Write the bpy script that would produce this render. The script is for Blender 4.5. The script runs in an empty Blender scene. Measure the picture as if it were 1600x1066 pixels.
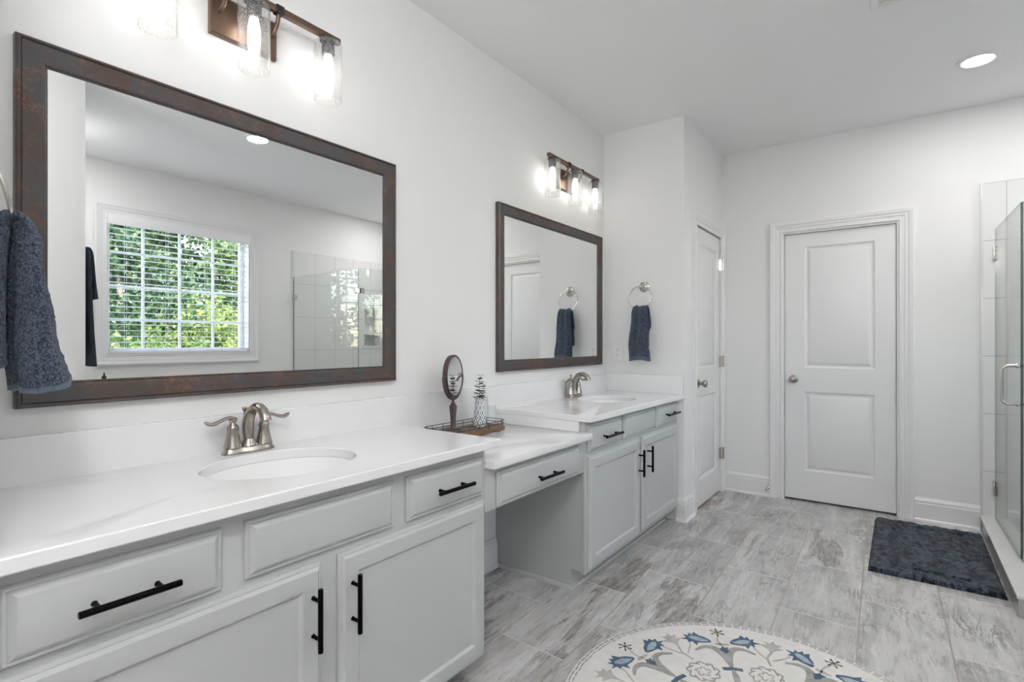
import bpy, bmesh, math, random
from math import pi, sin, cos, radians
from mathutils import Vector, Matrix, noise as mnoise

SC = bpy.context.scene
COL = SC.collection

# ------------------------------------------------------------------ camera, world, sun, lamps, exposure
cam_d = bpy.data.cameras.new('camera')
cam_d.sensor_width = 36.0
cam_d.lens = 826.0 * 36.0 / 1600.0
cam_d.shift_y = 1.6 / 1600.0
cam_d.clip_start = 0.02
cam = bpy.data.objects.new('camera', cam_d)
COL.objects.link(cam)
cam.location = (1.775, 0.0, 1.2123)
cam.rotation_euler = (radians(90), 0, radians(36.355))
SC.camera = cam

world = bpy.data.worlds.new('sky')
SC.world = world
world.use_nodes = True
wn = world.node_tree
bgn = wn.nodes.get('Background') or wn.nodes.new('ShaderNodeBackground')
sky = wn.nodes.new('ShaderNodeTexSky')
sky.sky_type = 'NISHITA'
sky.sun_disc = False
sky.sun_elevation = radians(48)
sky.sun_rotation = radians(120)
wn.links.new(sky.outputs[0], bgn.inputs['Color'])
bgn.inputs['Strength'].default_value = 1.65

sun_d = bpy.data.lights.new('sun', 'SUN')
sun_d.energy = 22.0
sun_d.angle = radians(1.0)
sun_d.color = (1.0, 0.95, 0.86)
sun = bpy.data.objects.new('sun', sun_d)
COL.objects.link(sun)
sun.rotation_euler = (radians(38), 0, radians(-75))   # comes over the house and lights the garden

BULB = 9.8        # radiance of the six vanity bulbs
DOWN = 7.4         # watts of each recessed ceiling lamp
FILL_GLOBE = 46.0         # radiance of the unseen globe added as fill light

SC.view_settings.view_transform = 'Standard'
SC.view_settings.look = 'None'
SC.view_settings.exposure = 0.0
SC.view_settings.gamma = 1.0
SC.view_settings.use_curve_mapping = False
SC.cycles.max_bounces = 14
SC.cycles.diffuse_bounces = 6
SC.cycles.glossy_bounces = 6
SC.cycles.transparent_max_bounces = 24
SC.cycles.blur_glossy = 0.5
SC.cycles.sample_clamp_indirect = 0.0

# ------------------------------------------------------------------ material helpers
class NT:
    def __init__(s, name):
        s.m = bpy.data.materials.new(name)
        s.m.use_nodes = True
        s.t = s.m.node_tree
        s.b = s.t.nodes['Principled BSDF']
        s.out = s.t.nodes['Material Output']
    def n(s, typ, **kw):
        nd = s.t.nodes.new(typ)
        for k, v in kw.items():
            setattr(nd, k, v)
        return nd
    def l(s, a, b):
        s.t.links.new(a, b)
    def coord(s):
        return s.n('ShaderNodeTexCoord').outputs['Object']
    def math(s, op, a, b=None, c=None):
        nd = s.n('ShaderNodeMath', operation=op)
        for i, v in enumerate((a, b, c)):
            if v is None: continue
            if isinstance(v, (int, float)): nd.inputs[i].default_value = v
            else: s.l(v, nd.inputs[i])
        return nd.outputs[0]
    def mapping(s, vec, scale=(1, 1, 1), loc=(0, 0, 0), rot=(0, 0, 0)):
        nd = s.n('ShaderNodeMapping')
        nd.inputs['Scale'].default_value = scale
        nd.inputs['Location'].default_value = loc
        nd.inputs['Rotation'].default_value = rot
        s.l(vec, nd.inputs['Vector'])
        return nd.outputs[0]
    def noise(s, vec, scale=5, detail=4, rough=.5, dist=0.0, out='Fac'):
        nd = s.n('ShaderNodeTexNoise')
        nd.inputs['Scale'].default_value = scale
        nd.inputs['Detail'].default_value = detail
        nd.inputs['Roughness'].default_value = rough
        nd.inputs['Distortion'].default_value = dist
        if vec is not None: s.l(vec, nd.inputs['Vector'])
        return nd.outputs[out]
    def ramp(s, fac, stops):
        nd = s.n('ShaderNodeValToRGB')
        r = nd.color_ramp
        while len(r.elements) < len(stops): r.elements.new(0.5)
        for e, (p, c) in zip(r.elements, stops):
            e.position = p
            e.color = (c, c, c, 1) if isinstance(c, (int, float)) else (*c, 1)
        s.l(fac, nd.inputs[0])
        return nd.outputs[0]
    def mix(s, fac, a, b):
        nd = s.n('ShaderNodeMix', data_type='RGBA')
        if isinstance(fac, (int, float)): nd.inputs[0].default_value = fac
        else: s.l(fac, nd.inputs[0])
        for i, v in ((6, a), (7, b)):
            if isinstance(v, tuple): nd.inputs[i].default_value = (*v, 1)
            else: s.l(v, nd.inputs[i])
        return nd.outputs[2]
    def bump(s, height, strength=.3, dist=.01):
        nd = s.n('ShaderNodeBump')
        nd.inputs['Strength'].default_value = strength
        nd.inputs['Distance'].default_value = dist
        s.l(height, nd.inputs['Height'])
        s.l(nd.outputs[0], s.b.inputs['Normal'])
        return nd
    def set(s, color=None, rough=None, metal=None, spec=None):
        if color is not None:
            if isinstance(color, tuple): s.b.inputs['Base Color'].default_value = (*color, 1)
            else: s.l(color, s.b.inputs['Base Color'])
        if rough is not None:
            if isinstance(rough, (int, float)): s.b.inputs['Roughness'].default_value = rough
            else: s.l(rough, s.b.inputs['Roughness'])
        if metal is not None: s.b.inputs['Metallic'].default_value = metal
        if spec is not None: s.b.inputs['Specular IOR Level'].default_value = spec
        return s

def paint(name, col, rough=.5, var=.015, scale=3.0, bump=.04, bscale=220, spec=.5):
    t = NT(name)
    c = t.coord()
    f = t.noise(c, scale, 3)
    d = tuple(max(0, v - var) for v in col)
    u = tuple(min(1, v + var) for v in col)
    t.set(t.mix(f, d, u), rough, spec=spec)
    t.bump(t.noise(c, bscale, 2), bump, .002)
    return t.m

def metal(name, col, rough=.28, scale=300, stretch=(1, 1, .05), var=.05):
    t = NT(name)
    c = t.mapping(t.coord(), stretch)
    f = t.noise(c, scale, 2)
    d = tuple(max(0, v - var) for v in col)
    t.set(t.mix(f, d, col), rough, 1.0)
    return t.m

M = {}
M['wall'] = paint('wall_paint', (.775, .775, .772), .65, .008, 1.5, .05, 350, .3)
M['ceil'] = paint('ceiling_paint', (.85, .85, .855), .8, .006, 1.5, .05, 300, .2)
M['trim'] = paint('trim_paint', (.755, .755, .76), .35, .008, 4, .02, 120)
M['cabinet'] = paint('cabinet_paint', (.485, .50, .498), .38, .01, 5, .03, 180)
M['black'] = metal('black_handle_metal', (.02, .02, .023), .35)
M['nickel'] = metal('brushed_nickel', (.43, .395, .36), .27)
M['chrome'] = metal('satin_chrome', (.66, .63, .60), .16)
M['plastic'] = paint('white_plastic', (.78, .78, .77), .35, .005)
M['porcelain'] = paint('white_porcelain', (.84, .84, .84), .08, .004, 2, .0)
M['slot'] = paint('dark_slot', (.03, .03, .03), .6)
M['blind'] = paint('white_blind', (.80, .81, .83), .4, .01)
M['vinyl'] = paint('white_vinyl', (.82, .83, .84), .35, .005)
M['darkgap'] = paint('dark_gap_shade', (.05, .045, .04), .7)  # dark colour standing for shade under the doors

def quartz():
    t = NT('white_quartz')
    c = t.coord()
    f = t.noise(c, 2.2, 6, .6, 1.6)
    v = t.ramp(f, [(.47, 0.0), (.5, 1.0), (.53, 0.0)])
    m2 = t.noise(c, 1.1, 2)
    vv = t.math('MULTIPLY', v, t.math('MULTIPLY', m2, .06))
    t.set(t.mix(vv, (.79, .79, .795), (.70, .70, .705)), .09, spec=.5)
    return t.m
M['quartz'] = quartz()

def floor_tile():
    t = NT('stone_look_floor_tile')
    c = t.coord()
    sp = t.n('ShaderNodeSeparateXYZ'); t.l(c, sp.inputs[0])
    X, Y = sp.outputs[0], sp.outputs[1]
    W, L = .305, .635
    u = t.math('SUBTRACT', t.math('ADD', X, t.math('MULTIPLY', t.math('SUBTRACT', Y, 2.4), .025)), .418 - 10 * W)
    v = t.math('SUBTRACT', t.math('ADD', Y, t.math('MULTIPLY', t.math('SUBTRACT', X, 1.3), .03)), 2.355 - 10 * L)
    uc = t.math('DIVIDE', u, W)
    col = t.math('FLOOR', uc)
    odd = t.math('MODULO', col, 2.0)
    vc = t.math('SUBTRACT', t.math('DIVIDE', v, L), t.math('MULTIPLY', odd, .5))
    row = t.math('FLOOR', vc)
    fu = t.math('SUBTRACT', uc, col)
    fv = t.math('SUBTRACT', vc, row)
    du = t.math('MULTIPLY', t.math('MINIMUM', fu, t.math('SUBTRACT', 1.0, fu)), W)
    dv = t.math('MULTIPLY', t.math('MINIMUM', fv, t.math('SUBTRACT', 1.0, fv)), L)
    dd = t.math('MINIMUM', du, dv)
    grout = t.math('LESS_THAN', dd, .0021)
    longj = t.math('LESS_THAN', du, .0024)
    cid = t.n('ShaderNodeCombineXYZ'); t.l(col, cid.inputs[0]); t.l(row, cid.inputs[1])
    wn_ = t.n('ShaderNodeTexWhiteNoise', noise_dimensions='3D'); t.l(cid.outputs[0], wn_.inputs['Vector'])
    rnd, rcol = wn_.outputs['Value'], wn_.outputs['Color']
    pv = t.n('ShaderNodeCombineXYZ')
    t.l(t.math('MULTIPLY', u, 1.0), pv.inputs[0]); t.l(t.math('MULTIPLY', v, .16), pv.inputs[1])
    off = t.n('ShaderNodeVectorMath', operation='MULTIPLY_ADD')
    t.l(rcol, off.inputs[0]); off.inputs[1].default_value = (7, 7, 7); t.l(pv.outputs[0], off.inputs[2])
    p = off.outputs[0]
    base = t.noise(p, 9, 5, .6, .35)
    pale = t.ramp(base, [(.33, (.36, .345, .335)), (.5, (.475, .462, .452)), (.66, (.58, .57, .562))])
    # soft pale clouds
    cl = t.noise(c, 7, 5, .65, .4)
    pale = t.mix(t.ramp(cl, [(.48, 0.0), (.68, .45)]), pale, (.62, .612, .605))
    # fine streaks along the tile, dark and light
    st = t.noise(p, 55, 4, .65, .25)
    grain = t.noise(c, 130, 3, .7)
    sg = t.math('MULTIPLY', t.ramp(st, [(.52, 0.0), (.66, .75)]), t.ramp(grain, [(.38, .15), (.62, 1.0)]))
    pale = t.mix(sg, pale, (.27, .25, .238))
    pale = t.mix(t.ramp(t.noise(p, 42, 4, .6, .3), [(.56, 0.0), (.68, .5)]), pale, (.66, .655, .65))
    # short broken dark veins
    dv = t.noise(p, 17, 6, .7, .9)
    patch = t.ramp(t.noise(c, 3.2, 3, .5), [(.48, 0.0), (.62, 1.0)])
    vein = t.math('MULTIPLY', t.ramp(dv, [(.465, 0.0), (.488, 1.0), (.515, 1.0), (.54, 0.0)]), patch)
    pale = t.mix(t.math('MULTIPLY', vein, t.ramp(grain, [(.35, .3), (.6, .8)])), pale, (.18, .16, .145))
    # brown bands, mostly on the tiles along the vanity
    br = t.noise(p, 5.5, 6, .62, .8)
    bmk = t.ramp(br, [(.53, 0.0), (.575, .85), (.61, .4), (.66, 1.0)])
    some = t.ramp(t.math('ADD', rnd, t.math('MULTIPLY', t.math('SUBTRACT', .95, X), .45)), [(.42, 0.0), (.72, 1.0)])
    fine = t.noise(p, 70, 4, .7, .3)
    pale = t.mix(t.math('MULTIPLY', t.math('MULTIPLY', bmk, some), t.ramp(fine, [(.35, .45), (.58, 1.0)])), pale, (.165, .128, .108))
    hsv = t.n('ShaderNodeHueSaturation'); t.l(pale, hsv.inputs['Color'])
    t.l(t.math('ADD', t.math('MULTIPLY', rnd, .17), .90), hsv.inputs['Value'])
    t.set(t.mix(longj, t.mix(grout, hsv.outputs[0], (.60, .58, .555)), (.335, .29, .245)))
    t.set(rough=t.math('ADD', t.math('MULTIPLY', grout, .6), t.math('ADD', .05, t.math('MULTIPLY', base, .06))), spec=.5)
    h = t.math('SUBTRACT', 1.0, grout)
    t.bump(h, .35, .001)
    return t.m
M['floor'] = floor_tile()

def wall_tile(name, axis):
    """white wall tile with grey joints laid on a plane; axis 0: runs along x, 1: runs along y"""
    t = NT(name)
    c = t.coord()
    sp = t.n('ShaderNodeSeparateXYZ'); t.l(c, sp.inputs[0])
    o = {0: 2.31, 1: 3.528}[axis]
    a = t.math('DIVIDE', t.math('SUBTRACT', sp.outputs[axis], o - 26 * .26), .26)
    b = t.math('DIVIDE', t.math('SUBTRACT', sp.outputs[2], .016 - .369 * 4), .369)
    def edge(q, s):
        f = t.math('FRACT', q)
        return t.math('MULTIPLY', t.math('MINIMUM', f, t.math('SUBTRACT', 1.0, f)), s)
    g = t.math('LESS_THAN', t.math('MINIMUM', edge(a, .26), edge(b, .369)), .0022)
    f = t.noise(c, 3, 3)
    t.set(t.mix(g, t.mix(f, (.70, .71, .70), (.74, .745, .74)), (.42, .42, .41)))
    t.set(rough=t.math('ADD', .12, t.math('MULTIPLY', g, .6)))
    t.bump(t.math('SUBTRACT', 1.0, g), .3, .001)
    return t.m
M['tile_x'] = wall_tile('shower_tile_back', 0)
M['tile_y'] = wall_tile('shower_tile_side', 1)

def mosaic():
    t = NT('shower_floor_mosaic')
    b = t.n('ShaderNodeTexBrick', offset=.5)
    b.inputs['Scale'].default_value = 20
    b.inputs['Color1'].default_value = (.62, .61, .59, 1); b.inputs['Color2'].default_value = (.68, .67, .66, 1)
    b.inputs['Mortar'].default_value = (.45, .44, .42, 1); b.inputs['Mortar Size'].default_value = .02
    t.l(t.coord(), b.inputs['Vector']); t.set(b.outputs[0], .3)
    return t.m
M['mosaic'] = mosaic()

def curb_mat(name, c1, c2, period):
    t = NT(name)
    c = t.coord()
    sp = t.n('ShaderNodeSeparateXYZ'); t.l(c, sp.inputs[0])
    f = t.math('FRACT', t.math('DIVIDE', t.math('SUBTRACT', sp.outputs[1], .285), period))
    g = t.math('LESS_THAN', t.math('MULTIPLY', f, period), .003)
    n = t.noise(t.mapping(c, (6, 1.5, 6)), 4, 5, .6, 1.0)
    t.set(t.mix(g, t.mix(n, c1, c2), (.45, .44, .42)), .2)
    return t.m
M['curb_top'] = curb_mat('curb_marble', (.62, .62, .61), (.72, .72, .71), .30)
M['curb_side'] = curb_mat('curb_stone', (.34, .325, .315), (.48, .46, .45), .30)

def bronze(name, scale=1.0, k=1.0):
    t = NT(name)
    c = t.coord()
    f = t.noise(c, 9 * scale, 5, .65, .6)
    fine = t.noise(c, 90 * scale, 3, .7)
    base = t.mix(t.ramp(f, [(.42, 0.0), (.6, 1.0)]), (.078 * k, .074 * k, .079 * k), (.085 * k, .060 * k, .052 * k))
    rust = t.math('MULTIPLY', t.ramp(t.noise(c, 14 * scale, 4, .7, .5), [(.5, 0.0), (.66, 1.0)]), t.ramp(fine, [(.45, 0.0), (.62, 1.0)]))
    base = t.mix(rust, base, (.21 * k, .10 * k, .068 * k))
    t.set(base, t.ramp(f, [(.3, .30), (.7, .46)]), .25, .5)
    t.bump(fine, .12, .001)
    return t.m
M['frame'] = bronze('mottled_bronze_frame')
M['fixture'] = NT('warm_bronze_metal').set((.185, .125, .092), .36, .8).m
M['fixture_dark'] = NT('dark_iron').set((.05, .045, .045), .4, .7).m
M['mirror'] = NT('mirror_silver').set((.90, .91, .905), .0, 1.0).m

def clear(name, tint=(1, 1, 1), ior=1.45, rough=0.0, amount=1.0, seeds=0.0, haze=0.0):
    t = NT(name)
    t.t.nodes.remove(t.b)
    tr = t.n('ShaderNodeBsdfTransparent'); tr.inputs[0].default_value = (*tint, 1)
    gl = t.n('ShaderNodeBsdfGlossy'); gl.inputs['Roughness'].default_value = rough
    lw = t.n('ShaderNodeLayerWeight'); lw.inputs['Blend'].default_value = .5
    f0 = ((ior - 1) / (ior + 1)) ** 2
    fr = t.math('ADD', f0, t.math('MULTIPLY', t.math('POWER', lw.outputs['Facing'], 5.0), 1 - f0))
    mx = t.n('ShaderNodeMixShader')
    t.l(t.math('MULTIPLY', fr, amount), mx.inputs[0]); t.l(tr.outputs[0], mx.inputs[1]); t.l(gl.outputs[0], mx.inputs[2])
    last = mx.outputs[0]
    if seeds or haze:
        df = t.n('ShaderNodeBsdfTranslucent'); df.inputs[0].default_value = (.9, .9, .9, 1)
        d2 = t.n('ShaderNodeBsdfDiffuse'); d2.inputs[0].default_value = (.85, .85, .85, 1)
        ad = t.n('ShaderNodeMixShader'); ad.inputs[0].default_value = .5
        t.l(df.outputs[0], ad.inputs[1]); t.l(d2.outputs[0], ad.inputs[2])
        vo = t.n('ShaderNodeTexVoronoi'); vo.inputs['Scale'].default_value = 200
        t.l(t.coord(), vo.inputs['Vector'])
        s = t.ramp(vo.outputs['Distance'], [(.16, seeds), (.30, haze)])
        m2 = t.n('ShaderNodeMixShader'); t.l(s, m2.inputs[0]); t.l(last, m2.inputs[1]); t.l(ad.outputs[0], m2.inputs[2])
        last = m2.outputs[0]
    t.l(last, t.out.inputs[0])
    return t.m
M['shower_glass'] = clear('shower_glass', (.955, .968, .958), 1.45)
M['glass_edge'] = clear('glass_edge_green', (.36, .41, .39), 1.5, .05)
M['window_glass'] = clear('window_glass', (.97, .98, .98), 1.35)
M['seeded'] = clear('seeded_glass', (.97, .97, .97), 1.5, .03, 1.0, .55, .03)
M['jar_glass'] = clear('jar_glass', (.985, .99, .99), 1.5, .02, 1.0)

def emit(name, col, s):
    t = NT(name)
    t.set((.9, .9, .9), .3)
    t.b.inputs['Emission Color'].default_value = (*col, 1)
    t.b.inputs['Emission Strength'].default_value = s
    return t.m
M['bulb'] = emit('lit_bulb', (1.0, .955, .89), BULB)
M['globe'] = emit('fill_globe', (1.0, .99, .985), FILL_GLOBE)
M['lens'] = emit('lit_lens', (1.0, .95, .87), 5.0)

def terry(name, dark, light, scale=330, amt=.8):
    t = NT(name)
    c = t.coord()
    vo = t.n('ShaderNodeTexVoronoi', feature='SMOOTH_F1'); vo.inputs['Scale'].default_value = scale
    t.l(t.mapping(c, (1, 1, .75)), vo.inputs['Vector'])
    n = t.noise(c, scale * 2.2, 3, .7)
    n2 = t.noise(c, 40, 3, .6)
    lump = t.ramp(vo.outputs['Distance'], [(.05, 1.0), (.62, .0)])
    f = t.math('ADD', t.math('MULTIPLY', lump, .30), t.math('MULTIPLY', n, .55))
    f = t.math('ADD', f, t.math('MULTIPLY', n2, .15))
    t.set(t.mix(t.ramp(f, [(.33, 0.0), (.68, 1.0)]), dark, light), .95, spec=.1)
    t.b.inputs['Sheen Weight'].default_value = .2
    t.bump(t.math('ADD', lump, n), amt, .004)
    return t.m
M['towel'] = terry('blue_terry', (.013, .020, .037), (.145, .19, .27), 300)
M['towel_band'] = terry('blue_terry_band', (.07, .09, .13), (.17, .215, .29), 600, .3)
def shag(name, dark, light):
    t = NT(name)
    c = t.coord()
    a = t.noise(t.mapping(c, (1.7, 1, 1), (0, 0, 0), (0, 0, .5)), 17, 5, .7, .9)
    b = t.noise(c, 240, 3, .7)
    f = t.math('MULTIPLY', t.ramp(a, [(.41, .04), (.585, 1.0)]), t.ramp(b, [(.35, .2), (.62, 1.0)]))  # sheen and shade of the pile are put into the colour
    t.set(t.mix(f, dark, light), .95, spec=.1)
    t.b.inputs['Sheen Weight'].default_value = .15
    t.bump(t.math('ADD', b, a), .9, .006)
    return t.m
M['mat'] = shag('navy_plush', (.004, .006, .012), (.12, .148, .198))

def wool(name, col, var=.06):
    t = NT(name)
    c = t.coord()
    b = t.noise(c, 420, 3, .7)
    a = t.noise(c, 30, 3)
    f = t.math('MULTIPLY', t.math('ADD', b, a), .5)
    t.set(t.mix(t.ramp(f, [(.35, 0.0), (.65, 1.0)]), tuple(max(0, v - var) for v in col), tuple(v + var for v in col)), .95, spec=.1)
    t.bump(b, .5, .003)
    return t.m
M['rug_cream'] = wool('rug_cream', (.735, .715, .685), .05)
M['rug_grey'] = wool('rug_grey', (.37, .362, .345), .10)
M['rug_lgrey'] = wool('rug_light_grey', (.46, .45, .425), .10)
M['rug_blue'] = wool('rug_blue', (.10, .15, .215), .06)
M['rug_lblue'] = wool('rug_light_blue', (.36, .43, .49), .12)
M['rug_edge'] = wool('rug_edge', (.33, .33, .335), .10)

def wood(name, a, b):
    t = NT(name)
    f = t.noise(t.mapping(t.coord(), (10, 1, 10)), 14, 5, .6, 1)
    t.set(t.mix(f, a, b), .5)
    return t.m
M['tray_wood'] = wood('tray_wood', (.10, .055, .03), (.24, .14, .08))
M['wire'] = metal('bronze_wire', (.10, .075, .06), .4)
M['plum_bronze'] = NT('plum_bronze').set((.115, .082, .080), .33, .6).m
M['leaf'] = paint('eucalyptus_leaf', (.055, .075, .065), .6, .025, 60)
M['stem'] = paint('eucalyptus_stem', (.12, .10, .08), .6)
M['bottle'] = paint('dark_bottle', (.03, .035, .045), .3)
M['stool'] = paint('white_stool_paint', (.75, .75, .75), .4)

def vase_mat():
    t = NT('diamond_pattern_ceramic')
    sp = t.n('ShaderNodeSeparateXYZ'); t.l(t.coord(), sp.inputs[0])
    ang = t.math('MULTIPLY', t.math('ARCTAN2', sp.outputs[1], sp.outputs[0]), 8 / (2 * pi))
    z = t.math('DIVIDE', sp.outputs[2], .0235)
    def tri(q):
        f = t.math('FRACT', q)
        return t.math('MINIMUM', f, t.math('SUBTRACT', 1.0, f))
    p = tri(t.math('ADD', ang, t.math('MULTIPLY', z, .5)))
    q = tri(t.math('SUBTRACT', ang, t.math('MULTIPLY', z, .5)))
    line = t.math('LESS_THAN', t.math('MINIMUM', p, q), .085)
    core = t.math('GREATER_THAN', t.math('MINIMUM', p, q), .36)
    mk = t.math('MAXIMUM', line, core)
    t.set(t.mix(mk, (.74, .75, .76), (.13, .17, .23)), .2)
    return t.m
M['vase'] = vase_mat()

def foliage(name, a, b, c_):
    t = NT(name)
    oi = t.n('ShaderNodeNewGeometry')
    col = t.ramp(oi.outputs['Random Per Island'], [(0, a), (.55, b), (1, c_)])
    t.set(col, .5, spec=.3)
    t.t.nodes.remove(t.b)
    d = t.n('ShaderNodeBsdfDiffuse'); tl = t.n('ShaderNodeBsdfTranslucent')
    t.l(col, d.inputs[0]); t.l(col, tl.inputs[0])
    mx = t.n('ShaderNodeMixShader'); mx.inputs[0].default_value = .35
    t.l(d.outputs[0], mx.inputs[1]); t.l(tl.outputs[0], mx.inputs[2]); t.l(mx.outputs[0], t.out.inputs[0])
    return t.m
M['leaf_bright'] = foliage('bright_leaves', (0.110, 0.170, 0.040), (0.200, 0.260, 0.070), (0.310, 0.330, 0.140))
M['leaf_mid'] = foliage('mid_leaves', (0.065, 0.120, 0.040), (0.135, 0.200, 0.070), (0.240, 0.280, 0.130))
M['leaf_dark'] = foliage('dark_leaves', (0.040, 0.080, 0.045), (0.085, 0.145, 0.070), (0.200, 0.250, 0.140))
M['bark'] = paint('bark', (.22, .17, .13), .9, .06, 12, .5, 40)
M['lawn'] = paint('lawn', (.16, .24, .08), .9, .06, 9, .5, 60)

# ------------------------------------------------------------------ mesh helpers
def nb(): return bmesh.new()

def add_box(bm, lo, hi, bev=0.0, seg=2, mi=0):
    t = bmesh.new()
    bmesh.ops.create_cube(t, size=1.0)
    s = [hi[i] - lo[i] for i in range(3)]
    for v in t.verts:
        v.co = Vector([lo[i] + (v.co[i] + .5) * s[i] for i in range(3)])
    if bev > 0:
        bmesh.ops.bevel(t, geom=list(t.edges), offset=min(bev, min(s) * .45), segments=seg, profile=.5, affect='EDGES')
    merge(bm, t, mi)

def merge(bm, t, mi=None, mat=None):
    mp = {}
    for v in t.verts:
        mp[v] = bm.verts.new(mat @ v.co if mat else v.co)
    for f in t.faces:
        try:
            nf = bm.faces.new([mp[v] for v in f.verts])
            nf.material_index = f.material_index if mi is None else mi
        except ValueError:
            pass
    t.free()

def loft(bm, rings, closed=True, cap0=True, cap1=True, mi=0):
    R = [[bm.verts.new(p) for p in r] for r in rings]
    n = len(R[0])
    m = n if closed else n - 1
    for a, b in zip(R[:-1], R[1:]):
        for i in range(m):
            j = (i + 1) % n
            try: bm.faces.new((a[i], a[j], b[j], b[i])).material_index = mi
            except ValueError: pass
    if cap0: bm.faces.new(R[0][::-1]).material_index = mi
    if cap1: bm.faces.new(R[-1]).material_index = mi
    return R

def frame_of(axis):
    w = Vector(axis).normalized()
    u = w.orthogonal().normalized() if abs(w.z) < .999 else Vector((1, 0, 0))
    v = w.cross(u)
    return u, v, w

def lathe(bm, prof, seg=32, origin=(0, 0, 0), axis=(0, 0, 1), mi=0, cap0=True, cap1=True, sx=1.0, sy=1.0):
    """prof: list of (radius, height)"""
    u, v, w = frame_of(axis)
    o = Vector(origin)
    rings = []
    for r, h in prof:
        r = max(r, 1e-5)
        rings.append([o + w * h + u * (r * sx * cos(2 * pi * k / seg)) + v * (r * sy * sin(2 * pi * k / seg)) for k in range(seg)])
    loft(bm, rings, True, cap0, cap1, mi)

def smooth_path(pts, n):
    """Catmull-Rom through tuples of any length"""
    P = [tuple(p) for p in pts]
    P = [tuple(2 * a - b for a, b in zip(P[0], P[1]))] + P + [tuple(2 * a - b for a, b in zip(P[-1], P[-2]))]
    out = []
    segs = len(P) - 3
    for i in range(n + 1):
        x = i / n * segs
        k = min(int(x), segs - 1)
        t = x - k
        a, b, c, d = P[k:k + 4]
        out.append(tuple(.5 * (2 * b[j] + (c[j] - a[j]) * t + (2 * a[j] - 5 * b[j] + 4 * c[j] - d[j]) * t * t + (3 * b[j] - a[j] - 3 * c[j] + d[j]) * t ** 3) for j in range(len(b))))
    return out

def sweep(bm, pts, rad, seg=12, flat=None, up=None, closed=False, mi=0):
    """tube along pts; rad number or list; flat: list/number multiplying the radius along the 'up' side"""
    P = [Vector(p[:3]) for p in pts]
    n = len(P)
    R = rad if isinstance(rad, (list, tuple)) else [rad] * n
    F = flat if isinstance(flat, (list, tuple)) else [flat or 1.0] * n
    rings = []
    prev = None
    for i in range(n):
        if closed: t = P[(i + 1) % n] - P[i - 1]
        else: t = P[min(i + 1, n - 1)] - P[max(i - 1, 0)]
        t.normalize()
        if up is not None:
            u = Vector(up) - t * t.dot(Vector(up))
            if u.length < 1e-4: u = t.orthogonal()
            u.normalize()
        elif prev is None:
            u = t.orthogonal().normalized()
        else:
            u = (prev - t * prev.dot(t)).normalized()
        prev = u
        v = t.cross(u)
        rings.append([P[i] + u * (R[i] * F[i] * cos(2 * pi * k / seg)) + v * (R[i] * sin(2 * pi * k / seg)) for k in range(seg)])
    if closed:
        rings.append(rings[0])
        RR = [[bm.verts.new(p) for p in r] for r in rings[:-1]]
        for a in range(n):
            A, B = RR[a], RR[(a + 1) % n]
            for i in range(seg):
                j = (i + 1) % seg
                bm.faces.new((A[i], A[j], B[j], B[i])).material_index = mi
    else:
        loft(bm, rings, True, True, True, mi)

def prism(bm, poly, fn, d0, d1, mi=0):
    """poly of (a,b) extruded between depth d0 and d1; fn(a,b,d)->xyz"""
    loft(bm, [[fn(a, b, d0) for a, b in poly], [fn(a, b, d1) for a, b in poly]], True, True, True, mi)

def rect_rings(bm, fn, a0, a1, b0, b1, rings, cap=True, back=None, mi=0):
    """nested rectangles, rings = [(inset, depth), ...]"""
    RR = []
    if back is not None:
        RR.append([fn(a, b, back) for a, b in ((a0, b0), (a1, b0), (a1, b1), (a0, b1))])
    for i, d in rings:
        RR.append([fn(a, b, d) for a, b in ((a0 + i, b0 + i), (a1 - i, b0 + i), (a1 - i, b1 - i), (a0 + i, b1 - i))])
    loft(bm, RR, True, back is not None, cap, mi)

FX = lambda a, b, d: Vector((d, a, b))          # a along y, b up, facing +x
FYN = lambda a, b, d: Vector((a, -d, b))        # facing -y (d = -y)
FXN = lambda a, b, d: Vector((-d, a, b))        # facing -x

def obj(name, bm, mats, parent=None, smooth=40, recalc=True, world=False):
    if recalc: bmesh.ops.recalc_face_normals(bm, faces=bm.faces)
    me = bpy.data.meshes.new(name)
    bm.to_mesh(me); bm.free()
    if not isinstance(mats, (list, tuple)): mats = [mats]
    for m in mats: me.materials.append(m)
    if smooth:
        me.shade_smooth()
        try: me.set_sharp_from_angle(angle=radians(smooth))
        except Exception: pass
    o = bpy.data.objects.new(name, me)
    COL.objects.link(o)
    if parent is not None:
        o.parent = parent
        if world:
            off = Vector((0, 0, 0)); p = parent
            while p is not None:
                off += p.location; p = p.parent
            me.transform(Matrix.Translation(-off))
    return o

def tag(o, label, cat, group=None, kind=None):
    o['label'] = label; o['category'] = cat
    if group: o['group'] = group
    if kind: o['kind'] = kind
    return o

def thing(name, label, cat, loc=(0, 0, 0), rotz=0, group=None, kind=None):
    o = bpy.data.objects.new(name, None)
    o.empty_display_size = .05
    COL.objects.link(o)
    o.location = loc; o.rotation_euler = (0, 0, rotz)
    return tag(o, label, cat, group, kind)

def dup(root, loc, label, rotz=None):
    r = root.copy(); COL.objects.link(r); r.location = loc; r['label'] = label
    if rotz is not None: r.rotation_euler = (0, 0, rotz)
    for ch in list(root.children):
        c = ch.copy(); COL.objects.link(c); c.parent = r
        for g in list(ch.children):
            d = g.copy(); COL.objects.link(d); d.parent = c
    return r

def struct(name, bm, mats, label, cat, smooth=40):
    return tag(obj(name, bm, mats, None, smooth), label, cat, kind='structure')

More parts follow.
